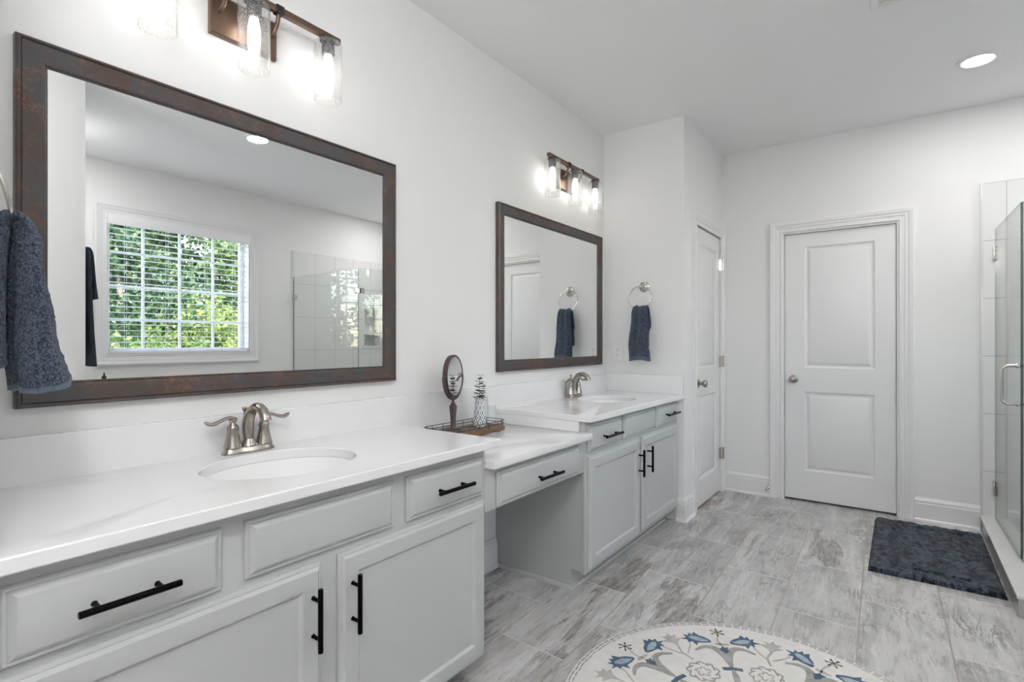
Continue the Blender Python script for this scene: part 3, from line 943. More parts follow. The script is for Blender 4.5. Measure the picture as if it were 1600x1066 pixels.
# ------------------------------------------------------------------ vanity lights
def vanity_light(y, label):
    root = thing('vanity_light', label, 'wall light', (0, y, 2.27), group='three-bulb vanity lights')
    Z0 = -2.27
    bm = nb(); rect_rings(bm, FX, -.11, .11, 2.195 + Z0, 2.325 + Z0, [(0, .018), (.004, .022), (.008, .022)], True, .001); obj('backplate', bm, M['fixture'], root, 25)
    bm = nb(); add_box(bm, (.065, -.325, 2.325 + Z0), (.085, .325, 2.347 + Z0), .0015); obj('crossbar', bm, M['fixture'], root, 30)
    for s in (-1, 1):
        bm = nb(); p = smooth_path([(.022, s * .085, 2.268 + Z0), (.050, s * .085, 2.275 + Z0), (.068, s * .085, 2.300 + Z0), (.0735, s * .085, 2.328 + Z0)], 14); sweep(bm, p, .007, 12); obj('arm', bm, M['fixture'], root, 45)
        bm = nb(); add_box(bm, (.062, s * .085 - .014, 2.322 + Z0), (.088, s * .085 + .014, 2.350 + Z0), .001); lathe(bm, [(.005, 0), (.005, .003), (0, .005)], 10, (.088, s * .085, 2.336 + Z0), (1, 0, 0)); obj('bracket', bm, M['fixture_dark'], root, 30)
    for k in (-1, 0, 1):
        c = (.075, k * .277, Z0)
        bm = nb(); lathe(bm, [(.030, 2.325), (.030, 2.318), (.023, 2.316), (.023, 2.272), (.019, 2.268)], 24, c); obj('socket', bm, M['fixture_dark'], root, 40)
        bm = nb()
        pr = [(.028, 2.3155), (.044, 2.315), (.0485, 2.309), (.049, 2.300), (.049, 2.098), (.0465, 2.098), (.0465, 2.300), (.043, 2.3125), (.028, 2.313)]
        lathe(bm, pr, 32, c, cap0=False, cap1=False); obj('glass_shade', bm, M['seeded'], root, 40)
        bm = nb(); lathe(bm, [(.013, 2.268), (.015, 2.255), (.019, 2.235), (.019, 2.19), (.0165, 2.165), (.010, 2.152), (0, 2.149)], 12, c, cap1=False); obj('bulb', bm, M['bulb'], root, 60)
    return root
v1 = vanity_light(.890, 'bronze three-bulb light with seeded glass above the near mirror')
dup(v1, (0, 3.000, 2.27), 'bronze three-bulb light with seeded glass above the far mirror')

# ------------------------------------------------------------------ ceiling lamps, vent
def downlight(x, y, label):
    root = thing('downlight', label, 'ceiling light', (x, y, HC), group='recessed ceiling lights')
    bm = nb(); lathe(bm, [(.092, 0), (.092, -.003), (.086, -.007), (.072, -.008), (.070, -.004), (.070, 0)], 40, (0, 0, 0), cap0=False, cap1=False); obj('trim_ring', bm, M['plastic'], root, 40)
    bm = nb(); lathe(bm, [(.0705, -.0005), (.0705, -.004), (.05, -.0055), (0, -.006)], 32, (0, 0, 0), cap1=False); obj('lens', bm, M['lens'], root, 50)
    ld = bpy.data.lights.new('lamp', 'AREA'); ld.shape = 'DISK'; ld.size = .14; ld.energy = DOWN; ld.color = (1.0, .985, .975)
    lo = bpy.data.objects.new('lamp', ld); COL.objects.link(lo); lo.parent = root; lo.location = (0, 0, -.012)
    return root
d1 = downlight(2.11, 3.805, 'lit round recessed ceiling light near the shower')
dup(d1, (2.144, 2.066, HC), 'lit recessed ceiling light reflected in the large mirror')
d4 = dup(d1, (3.0, 1.135, HC), 'unseen fill light added to the ceiling by the side wall')  # added fill for the window wall, hidden from camera and mirrors
d3 = dup(d1, (3.0, 4.2, HC), 'unseen fill light added to the ceiling inside the shower')  # added fill for shower tile and right wall, out of view
hl = thing('fill_lamp', 'unseen white globe added behind the camera as fill light', 'ceiling light', (1.70, -.20, HC))  # added to brighten the room, hidden behind the camera
bm = nb(); lathe(bm, [(.06, 0), (.06, -.02), (.008, -.025), (.008, -.30)], 24, (0, 0, 0)); obj('stem', bm, M['nickel'], hl, 40)
bm = nb(); lathe(bm, [(.15 * sin(pi * k / 14), -.30 - .15 * (1 - cos(pi * k / 14))) for k in range(15)], 24, (0, 0, 0), cap0=False, cap1=False); obj('globe', bm, M['globe'], hl, 60)

vt = thing('ceiling_vent', 'white exhaust vent grille at the top edge of the ceiling', 'vent', (1.80, 2.79, HC))
bm = nb(); rect_rings(bm, lambda a, b, d: Vector((a, b, -d)), -.14, .14, -.14, .14, [(0, .006), (.006, .014), (.03, .018), (.034, .012)], True, 0); obj('cover', bm, M['plastic'], vt, 30)
bm = nb()
for k in range(9): add_box(bm, (-.10, -.096 + k * .024 - .004, -.018), (.10, -.096 + k * .024 + .004, -.012), .001)
obj('grille', bm, M['plastic'], vt, 30)

# ------------------------------------------------------------------ towel rings and hand towels
def towel_ring(yw, s, x, label, tilt):
    """s = +1: wall faces +y"""
    root = thing('towel_ring', label, 'towel ring', (x, yw, 1.602), group='nickel towel rings')
    bm = nb(); lathe(bm, [(.038, 0), (.038, .004), (.033, .008), (.030, .009), (.024, .010), (.020, .016), (.012, .019), (.010, .034), (.013, .040), (.011, .048), (0, .051)], 32, (.012, 0, 0), (0, s, 0)); obj('rosette', bm, M['chrome'], root, 40)
    bm = nb()
    R, r, n = .083, .0046, 64
    top = Vector((0, s * .040, .004))
    pts = []
    for i in range(n):
        t = 2 * pi * i / n
        a, b = R * sin(t), R * (cos(t) - 1)
        pts.append(top + Vector((a, -s * b * math.sin(tilt), b * math.cos(tilt))))
    sweep(bm, pts, r, 12, closed=True); obj('ring', bm, M['chrome'], root, 45)
    return top.y, R, r

def towel(name, label, yw, s, x, tilt, widths, zf, zb, thick, seed, group, front_out, dens=1.0, bk=1.1, bd=.50):
    """cloth draped through the ring; s: outward direction of the wall"""
    R = .083
    yr = .040 + 2 * R * sin(tilt)          # ring bottom, distance from the wall
    zr = 1.602 + .004 - 2 * R * cos(tilt)
    rnd = random.Random(seed)
    # path (distance from wall, z, half width, half thickness)
    fo = front_out
    t0, t1 = thick
    P = [(yr + fo[2], zf, widths[2], t1), (yr + fo[1] + .005, zf + (zr - zf) * .22, widths[2] * .96, t1 * .85), (yr + fo[1], zf + (zr - zf) * .45, (widths[1] + widths[2]) * .5, t1 * .72), (yr + fo[0], zf + (zr - zf) * .72, widths[1], t0 * 1.15),
         (yr + .023, zr - .028, widths[0] * 1.03, t0), (yr + .006, zr + .010, widths[0], t0 * .75), (yr - .014, zr + .006, widths[0], t0 * .8), (yr - .022, zr - .03, widths[0] * 1.05, t0), (yr * bd * 1.04, zr - .12, widths[1] * .98, t0 * 1.1), (yr * bd, zb + .1, widths[1] * bk, t0 * 1.2), (yr * bd, zb, widths[1] * bk, t0 * 1.2)]
    n = int(190 * dens)
    S = smooth_path(P, n)
    seg = int(150 * dens)
    bm = nb()
    rings = []
    ph = rnd.random() * 6
    for i, (d, z, w, t) in enumerate(S):
        a = S[max(i - 1, 0)]; b = S[min(i + 1, n)]
        ty, tz = b[0] - a[0], b[1] - a[1]
        L = math.hypot(ty, tz) or 1
        ny, nz = -tz / L, ty / L           # normal in the (d, z) plane
        hang = min(1.0, abs(z - zr) / .25)
        ring = []
        endf = min(1.0, i / 5.0, (n - i) / 5.0)
        for k in range(seg):
            q = 2 * pi * k / seg
            ca, sa = cos(q), sin(q)
            ex = (1 if ca >= 0 else -1) * abs(ca) ** .7
            en = (1 if sa >= 0 else -1) * abs(sa) ** .8
            px = w * ex
            fold = .0065 * (1.1 - .55 * hang) * sin(px / w * 4.6 + ph + .8 * hang) + .004 * sin(px / w * 9 + ph * 2)
            off = t * en + fold * (1 if en > 0 else .6)
            # soft groove running down the folded edge
            off *= 1.0
            px *= 1 - .10 * math.exp(-((en - .15) / .22) ** 2) * hang
            X = x + px + .006 * hang * sin(z * 23 + ph)
            D = d + ny * off
            Zz = z + nz * off
            if i < 6 or i > n - 6: Zz += .006 * sin(px / w * 3 + ph)
            v = Vector((X, yw + s * max(D, .003), Zz))
            nn = mnoise.noise(v * 190) * .0020 + mnoise.noise(v * 60) * .0016 + mnoise.noise(v * 14) * .004 * hang
            v += Vector((ex * .4, s * ny * en, 0)) * nn
            ring.append(v)
        rings.append(ring)
    loft(bm, rings)
    o = obj(name, bm, M['towel'], None, 70)
    # woven hem at both ends
    for f in o.data.polygons: pass
    tag(o, label, 'towel', group)
    # sewn hem band is a part of its own
    hb = nb()
    lo = [[Vector(p) for p in r] for r in rings[:5]]
    out = []
    for j, r in enumerate(lo):
        c = sum(r, Vector()) / len(r)
        out.append([c + (p - c) * 1.012 + Vector((0, 0, -.001)) for p in r])
    loft(hb, out)
    obj('hem', hb, M['towel_band'], o, 60)
    return o

towel_ring(YR, -1, .302, 'nickel towel ring on the wall beside the far mirror', radians(10))
towel('hand_towel', 'folded blue hand towel hanging beside the far mirror above the outlet', YR, -1, .314, radians(10), (.055, .062, .078), 1.088, 1.19, (.014, .024), 3, 'blue hand towels in rings', (.022, .024, .022), .6, .82)
towel_ring(YN, 1, .302, 'nickel towel ring at the left edge near the camera', radians(18))
towel('hand_towel', 'thick blue terry hand towel hanging at the left edge in front of the large mirror', YN, 1, .302, radians(18), (.060, .066, .078), 1.118, 1.165, (.019, .044), 8, 'blue hand towels in rings', (.024, .033, .050), 1.5, 1.1, .64)

# bath towel and wash cloth seen in the mirror, on a bar
tb = thing('towel_bar', 'towel bar on the side wall, seen in the large mirror', 'towel bar', (2.42, YS, 1.79))
bm = nb(); sweep(bm, [(2.33, YS + .055, 1.75), (2.70, YS + .055, 1.75)], .008, 14); obj('bar', bm, M['chrome'], tb, 45, True, True)
for x in (2.36, 2.67):
    bm = nb(); lathe(bm, [(.025, 0), (.025, .006), (.011, .010), (.011, .055), (.013, .066), (.010, .074)], 20, (x, YS, 1.75), (0, 1, 0)); obj('post', bm, M['chrome'], tb, 45, True, True)
def drape(name, label, xc, w, zt, zf, zb, yb, gap, t, mat, cat='towel'):
    bm = nb()
    P = [(yb + gap + t * 2.6, zf), (yb + gap + t * 1.2, zf + (zt - zf) * .4), (yb + gap, zt - .03), (yb + gap * .6, zt + .006 + t), (yb, zt + .012 + t), (yb - gap * .6, zt + .006 + t), (yb - gap, zt - .03), (yb - gap, zb)]
    S = smooth_path(P, 60)
    rings = []
    for i, (y, z) in enumerate(S):
        a = S[max(i - 1, 0)]; b = S[min(i + 1, 60)]
        ty, tz = b[0] - a[0], b[1] - a[1]; L = math.hypot(ty, tz) or 1
        ny, nz = -tz / L, ty / L
        ring = []
        for k in range(40):
            q = 2 * pi * k / 40
            ex = (1 if cos(q) >= 0 else -1) * abs(cos(q)) ** .4; en = sin(q)
            off = t * en + .003 * sin(ex * 7)
            ring.append(Vector((xc + w * ex, max(y + ny * off, YS + .004), z + nz * off)))
        rings.append(ring)
    loft(bm, rings)
    return tag(obj(name, bm, mat, None, 60), label, cat)
bt = drape('bath_towel', 'dark blue bath towel on the side wall, reflected at the left of the large mirror', 2.45, .17, 1.757, 1.06, 1.12, YS + .055, .016, .012, M['towel'])
drape('wash_cloth', 'small blue wash cloth folded over the reflected bath towel', 2.37, .085, 1.773, 1.48, 1.52, YS + .057, .030, .009, M['towel'])
# stool and bottle under the window
st = thing('stool', 'small white stool below the window holding a dark bottle', 'stool', (3.45, 1.49, 0))
bm = nb(); lathe(bm, [(.15, .62), (.16, .63), (.16, .65), (.15, .66), (0, .66)], 28, (3.45, 1.49, 0)); obj('seat', bm, M['stool'], st, 40, True, True)
for k in range(4):
    q = pi / 4 + k * pi / 2
    bm = nb(); sweep(bm, [(3.45 + .10 * cos(q), 1.49 + .10 * sin(q), .622), (3.45 + .145 * cos(q), 1.49 + .145 * sin(q), 0)], [.016, .012], 10); obj('leg', bm, M['stool'], st, 40, True, True)
bm = nb(); lathe(bm, [(.034, .66), (.036, .665), (.036, .85), (.030, .875), (.013, .885), (.013, .915), (.016, .917), (.016, .935), (.006, .94), (.006, .962), (0, .963)], 24, (3.45, 1.49, 0)); tag(obj('pump_bottle', bm, M['bottle'], None, 40), 'dark bottle top just visible at the bottom left of the large mirror', 'bottle')

# ------------------------------------------------------------------ outlet
ou = thing('wall_outlet', 'white double electrical outlet on the wall below the towel', 'outlet', (.112, YR, 1.137))
bm = nb(); rect_rings(bm, lambda a, b, d: Vector((a, -d, b)), -.036, .036, -.059, .059, [(0, .003), (.004, .006), (.006, .0065)], True, 0); obj('cover_plate', bm, M['plastic'], ou, 30)
for s in (-1, 1):
    bm = nb(); rect_rings(bm, lambda a, b, d: Vector((a, -d, b)), -.0165, .0165, s * .0195 - .014, s * .0195 + .014, [(0, .0075), (.002, .0085), (.003, .0085)], True, .0065); r_ = obj('receptacle', bm, M['plastic'], ou, 30)
    bm = nb()
    for dx in (-.0062, .0062): add_box(bm, (dx - .0012, -.0092, s * .0195 - .001), (dx + .0012, -.0084, s * .0195 + .008))
    lathe(bm, [(.0024, .0084), (.0024, .0092)], 10, (0, 0, s * .0195 - .007), (0, -1, 0)); obj('slots', bm, M['slot'], r_, 0)
bm = nb(); lathe(bm, [(.003, .0065), (.003, .008), (0, .0085)], 10, (0, 0, 0), (0, -1, 0)); obj('screw', bm, M['chrome'], ou, 30)

# ------------------------------------------------------------------ tray and what stands on it
TX0, TX1, TY0, TY1, TZ = .045, .215, 1.66, 2.085, HL
def rrect(x0, x1, y0, y1, r, n=8):
    out = []
    for cx, cy, a in ((x1 - r, y1 - r, 0), (x0 + r, y1 - r, 90), (x0 + r, y0 + r, 180), (x1 - r, y0 + r, 270)):
        for k in range(n + 1):
            t = radians(a + 90 * k / n); out.append((cx + r * cos(t), cy + r * sin(t)))
    return out
tr = thing('vanity_tray', 'wooden tray with bronze wire rail on the low counter', 'tray', (.13, 1.87, TZ))
bm = nb()
loft(bm, [[Vector((a, b, TZ + .006 + z)) for a, b in rrect(TX0 + i, TX1 - i, TY0 + i, TY1 - i, .035)] for i, z in ((.003, 0), (0, .003), (0, .016), (.003, .019))])
for x in (TX0 + .03, TX1 - .03):
    for y in (TY0 + .04, TY1 - .04): lathe(bm, [(.008, 0), (.008, .0065)], 12, (x, y, TZ))
obj('board', bm, M['tray_wood'], tr, 40, True, True)
bm = nb()
pp = rrect(TX0 + .004, TX1 - .004, TY0 + .004, TY1 - .004, .033)
for z in (TZ + .038, TZ + .052):
    sweep(bm, [(a, b, z) for a, b in pp], .0016, 8, closed=True)
for a, b in [pp[0], pp[8], pp[9], pp[17], pp[18], pp[26], pp[27], pp[35]] + [(x, y) for x in (TX0 + .004, TX1 - .004) for y in (1.73, 1.80, 1.87, 1.94, 2.01)]:
    sweep(bm, [(a, b, TZ + .024), (a, b, TZ + .052)], .0014, 8)
obj('wire_rail', bm, M['wire'], tr, 45, True, True)
ZT = TZ + .025

# hand mirror on a stand
hx, hy = .108, 1.806
hm = thing('stand_mirror', 'round bronze tabletop mirror on a stand at the left of the tray', 'mirror', (hx, hy, ZT))
bm = nb(); lathe(bm, [(.058, 0), (.060, .002), (.059, .005), (.045, .009), (.018, .013), (0, .0135)], 40, (hx, hy, ZT)); obj('base', bm, M['plum_bronze'], hm, 40, True, True)
bm = nb(); lathe(bm, [(.0135, .0125), (.0135, .017), (.0115, .020), (.0130, .055), (.0165, .095), (.0185, .112), (.017, .117), (.010, .120), (.012, .125), (.007, .132), (.005, .146)], 28, (hx, hy, ZT)); obj('stem', bm, M['plum_bronze'], hm, 40, True, True)
hn = Vector((.94, .34, .02)).normalized()
hc = Vector((hx, hy, ZT + .252))
hu = Vector((0, 0, 1)).cross(hn).normalized(); hv = hn.cross(hu)
RH = .098
bm = nb()
pts = [hc + hu * ((RH + .008) * cos(t)) + hv * ((RH + .008) * sin(t)) for t in [pi + pi * k / 40 for k in range(41)]]
sweep(bm, pts, .0055, 12, 1.6, hn); 
for s in (-1, 1): lathe(bm, [(.006, 0), (.006, .014), (.004, .017)], 12, hc + hu * s * (RH - .001), hu * s)
obj('yoke', bm, M['plum_bronze'], hm, 45, True, True)
bm = nb()
lathe(bm, [(RH - .010, .010), (RH - .006, .0125), (RH, .010), (RH + .001, 0), (RH, -.010), (RH - .006, -.0125), (RH - .010, -.010)], 56, hc, hn, cap0=False, cap1=False); obj('rim', bm, M['plum_bronze'], hm, 45, True, True)
bm = nb(); lathe(bm, [(RH - .0085, -.0095), (RH - .0085, .0095)], 56, hc, hn); obj('glass', bm, M['mirror'], hm, 30, True, True)

# vase with eucalyptus
vx, vy = .135, 1.965
bm = nb(); lathe(bm, [(.020, 0), (.029, .001), (.0315, .006), (.0315, .025), (.029, .060), (.0245, .095), (.0205, .118), (.0185, .128), (.020, .137), (.0215, .141), (.0195, .1415), (.0165, .130), (.020, .09), (.026, .03), (.024, .006), (0, .005)], 40, (0, 0, 0), cap1=False)
vs = tag(obj('bud_vase', bm, M['vase'], None, 40), 'white bud vase with blue diamond lattice pattern on the tray', 'vase'); vs.location = (vx, vy, ZT)
def sprig(pts, n, r0, r1, seed, label):
    root = thing('eucalyptus_sprig', label, 'plant sprig', (vx, vy, ZT), group='eucalyptus sprigs in the vase')
    rnd = random.Random(seed)
    S = smooth_path(pts, 30)
    bm = nb(); sweep(bm, S, .0013, 8); obj('stem', bm, M['stem'], root, 45)
    bm = nb()
    for k in range(n):
        f = .40 + .60 * k / (n - 1)
        p = Vector(S[int(f * 30)])
        R = r0 + (r1 - r0) * (k / (n - 1))
        a = rnd.random() * .5 + (k % 2) * pi / 2
        for s in (0, pi):
            q = a + s + rnd.uniform(-.2, .2)
            d = Vector((cos(q), sin(q), rnd.uniform(.0, .5))).normalized()
            side = d.cross(Vector((0, 0, 1))).normalized()
            nrm = side.cross(d)
            c = p + d * R * 1.05
            ring = [[c + d * (R * cos(t) * kk) + side * (R * .92 * sin(t) * kk) + nrm * (R * .25 * (1 - kk) + zz) for t in [2 * pi * i / 12 for i in range(12)]] for kk, zz in ((.15, -.0006), (.6, -.0004), (1, 0), (.6, .0006), (.15, .0006))]
            loft(bm, ring)
    obj('leaves', bm, M['leaf'], root, 50)
sprig([(0, 0, .012), (.001, .0, .10), (.003, -.002, .15), (0, -.004, .20), (.004, .0, .247)], 9, .0185, .009, 5, 'tall dark eucalyptus sprig in the patterned vase')
sprig([(.004, .004, .012), (.002, .006, .09), (.004, .012, .145), (.004, .024, .175), (.003, .030, .202)], 7, .0105, .007, 9, 'shorter thin eucalyptus sprig on the right side of the vase')
def jar(x, y, r, h, label, lid):
    root = thing('glass_jar', label, 'jar', (x, y, ZT), group='clear glass jars on the tray')
    bm = nb(); lathe(bm, [(r * .8, 0), (r, .004), (r, h * .80), (r * .93, h * .88), (r * .93, h), (r * 1.03, h + .004), (r * .9, h + .006), (r * .86, h), (r * .86, h * .87), (r * .93, h * .79), (r * .93, .008), (0, .007)], 36, cap1=False); obj('body', bm, M['jar_glass'], root, 40)
    if lid:
        bm = nb(); lathe(bm, [(r * .8, h + .006), (r * 1.0, h + .007), (r * 1.0, h + .011), (r * .3, h + .016), (r * .12, h + .02), (r * .2, h + .028), (r * .14, h + .036), (0, h + .037)], 28, cap1=False); obj('lid', bm, M['jar_glass'], root, 40)
jar(.092, 2.030, .034, .135, 'tall clear glass jar standing behind the patterned vase', False)
jar(.150, 2.040, .022, .090, 'small clear glass jar at the right end of the tray', False)

# ------------------------------------------------------------------ shower glass
def pane(parent, p, q, z0, z1, name, t=.010):
    bm = nb()
    d = (Vector(q) - Vector(p)); n = Vector((-d.y, d.x)).normalized() * t / 2
    P = [Vector(p) + n, Vector(q) + n, Vector(q) - n, Vector(p) - n]
    lo = [bm.verts.new((v.x, v.y, z0)) for v in P]; hi = [bm.verts.new((v.x, v.y, z1)) for v in P]
    for i in range(4):
        j = (i + 1) % 4
        bm.faces.new((lo[i], lo[j], hi[j], hi[i])).material_index = 1 if i in (1, 3) else 0
    bm.faces.new(lo[::-1]).material_index = 1; bm.faces.new(hi).material_index = 1
    return obj(name, bm, [M['shower_glass'], M['glass_edge']], parent, 0, True, True)
A, B, Cc, Dd = (2.257, 4.500), (2.270, 3.712), (2.272, 3.702), (2.490, 3.262)
sd = thing('shower_door', 'clear glass shower door with nickel pull at the right edge', 'shower door', (A[0], A[1], .1))
pane(sd, A, B, .105, 1.925, 'glass_panel')
for z in (1.770, .285):
    bm = nb(); add_box(bm, (A[0] - .014, 4.476, z - .045), (A[0] - .0055, YB - .0125, z + .045), .002); add_box(bm, (A[0] + .0055, 4.476, z - .045), (A[0] + .014, YB - .0125, z + .045), .002); add_box(bm, (A[0] - .012, 4.505, z - .045), (A[0] + .012, 4.516, z + .045), .002)
    obj('hinge', bm, M['chrome'], sd, 30, True, True)
bm = nb()
gx = 2.2685
for sgn, off in ((-1, -.0055), (1, .0055)):
    x0 = gx + off
    y = 3.782
    p = [(x0, y, 1.088), (x0 + sgn * .03, y, 1.088)] + [(x0 + sgn * (.033 + .027 * sin(t)), y, 1.088 - .027 * (1 - cos(t))) for t in [pi / 2 * k / 8 for k in range(1, 9)]]
    p += [(x0 + sgn * .060, y, .99)] + [(x0 + sgn * (.033 + .027 * cos(t)), y, .915 - .027 * sin(t)) for t in [pi / 2 * k / 8 for k in range(0, 9)]] + [(x0, y, .888)]
    sweep(bm, p, .0085, 14)
    for z in (1.088, .888): lathe(bm, [(.013, 0), (.013, .006), (.010, .008)], 18, (x0, y, z), (sgn, 0, 0))
obj('pull_handle', bm, M['chrome'], sd, 45, True, True)
sp1 = thing('shower_panel', 'narrow fixed glass panel beside the shower door', 'glass panel', (Cc[0], Cc[1], .097), group='fixed shower glass panels')
pane(sp1, Cc, Dd, .0975, 1.925, 'glass_panel')
sp2 = thing('shower_panel', 'fixed glass panel with corner clip, reflected in the large mirror', 'glass panel', (Dd[0], Dd[1], .097), group='fixed shower glass panels')
pane(sp2, (Dd[0] + .012, Dd[1] - .006), (XW - .013, 3.262), .0975, 1.925, 'glass_panel')
bm = nb(); add_box(bm, (Dd[0] - .034, Dd[1] - .022, 1.685), (Dd[0] + .05, Dd[1] - .012, 1.735), .002); add_box(bm, (Dd[0] - .034, Dd[1] - .022, 1.685), (Dd[0] - .024, Dd[1] + .03, 1.735), .002); obj('corner_clip', bm, M['chrome'], sp2, 30, True, True)
bm = nb(); add_box(bm, (XW - .06, 3.249, 1.68), (XW - .0125, 3.275, 1.73), .002); obj('wall_clip', bm, M['chrome'], sp2, 30, True, True)

# ------------------------------------------------------------------ bath mat
bm = nb()
nx, ny = 90, 150
mx0, mx1, my0, my1 = 1.632, 2.180, 3.372, 4.372
def mh(u, v):
    x, y = mx0 + u * (mx1 - mx0), my0 + v * (my1 - my0)
    e = min(u * (mx1 - mx0), (1 - u) * (mx1 - mx0), v * (my1 - my0), (1 - v) * (my1 - my0))
    h = .024 * min(1.0, (e / .012)) ** .5
    g = abs(e - .105)
    if g < .018: h -= .017 * (1 - (g / .018) ** 2)
    h += .007 * mnoise.noise(Vector((x * 30, y * 18, 0))) + .002 * mnoise.noise(Vector((x * 90, y * 90, 3)))
    return max(.0015, h)
V = [[bm.verts.new((mx0 + i / nx * (mx1 - mx0) + (.004 * mnoise.noise(Vector((j * .2, 1, 0))) if i in (0, nx) else 0), my0 + j / ny * (my1 - my0) + (.004 * mnoise.noise(Vector((i * .2, 5, 0))) if j in (0, ny) else 0), mh(i / nx, j / ny))) for j in range(ny + 1)] for i in range(nx + 1)]
for i in range(nx):
    for j in range(ny): bm.faces.new((V[i][j], V[i + 1][j], V[i + 1][j + 1], V[i][j + 1]))
bd = [V[i][0] for i in range(nx + 1)] + [V[nx][j] for j in range(1, ny + 1)] + [V[i][ny] for i in range(nx - 1, -1, -1)] + [V[0][j] for j in range(ny - 1, 0, -1)]
lowv = [bm.verts.new((v.co.x, v.co.y, 0.0005)) for v in bd]
for i in range(len(bd)):
    j = (i + 1) % len(bd); bm.faces.new((bd[i], lowv[i], lowv[j], bd[j]))
bm.faces.new(lowv[::-1])
tag(obj('bath_mat', bm, M['mat'], None, 80, False), 'dark navy plush bath mat beside the shower curb', 'bath mat')

# ------------------------------------------------------------------ round rug
RC, RR_ = Vector((1.414, 1.787)), .622
CAMP, YAW, FPX = Vector((1.775, 0, 1.2123)), radians(36.355), 826.0
bm = nb()
N = 120
loft(bm, [[Vector((RC.x + r * cos(2 * pi * i / N), RC.y + r * sin(2 * pi * i / N), z)) for i in range(N)] for r, z in ((RR_ - .004, .0005), (RR_, .004), (RR_ - .003, .0085), (RR_ - .008, .0095))], mi=0)
rz = .0096
def blob(poly, mi, h=.0016, z=rz):
    """tufted motif, polygon in rug coordinates"""
    c = sum((Vector(p) for p in poly), Vector((0, 0))) / len(poly)
    r0 = [Vector((RC.x + p[0], RC.y + p[1], z - .0005)) for p in poly]
    r1 = [Vector((RC.x + p[0], RC.y + p[1], z + h * .7)) for p in poly]
    lo, hi = [bm.verts.new(p) for p in r0], [bm.verts.new(p) for p in r1]
    for i in range(len(poly)):
        j = (i + 1) % len(poly)
        f = bm.faces.new((lo[i], lo[j], hi[j], hi[i])); f.material_index = mi
    f = bm.faces.new(hi); f.material_index = mi
def stroke(pts, w, mi, h=.0012, n=18):
    S = smooth_path(pts, n)
    L, R = [], []
    for i, p in enumerate(S):
        a, b = S[max(i - 1, 0)], S[min(i + 1, n)]
        t = Vector((b[0] - a[0], b[1] - a[1])); t = t.normalized() if t.length > 0 else Vector((1, 0))
        nn = Vector((-t.y, t.x)) * (p[2] if len(p) > 2 else w) * .5
        L.append((p[0] + nn.x, p[1] + nn.y)); R.append((p[0] - nn.x, p[1] - nn.y))
    for i in range(n):
        blob([L[i], L[i + 1], R[i + 1], R[i]], mi, h)
def pol(r, a): return (r * cos(a), r * sin(a))
CREAM, GREY, LG, BLUE, LB, EDGE = range(6)
# braided rim lines
for r, w, m in ((RR_ - .010, .006, EDGE), (RR_ - .024, .004, EDGE)):
    for i in range(N):
        a, b = 2 * pi * i / N, 2 * pi * (i + .8) / N
        k = .0015 * sin(i * 2.3)
        blob([pol(r + k, a), pol(r + k, b), pol(r - w + k, b), pol(r - w + k, a)], m, .001)
A0 = radians(118)
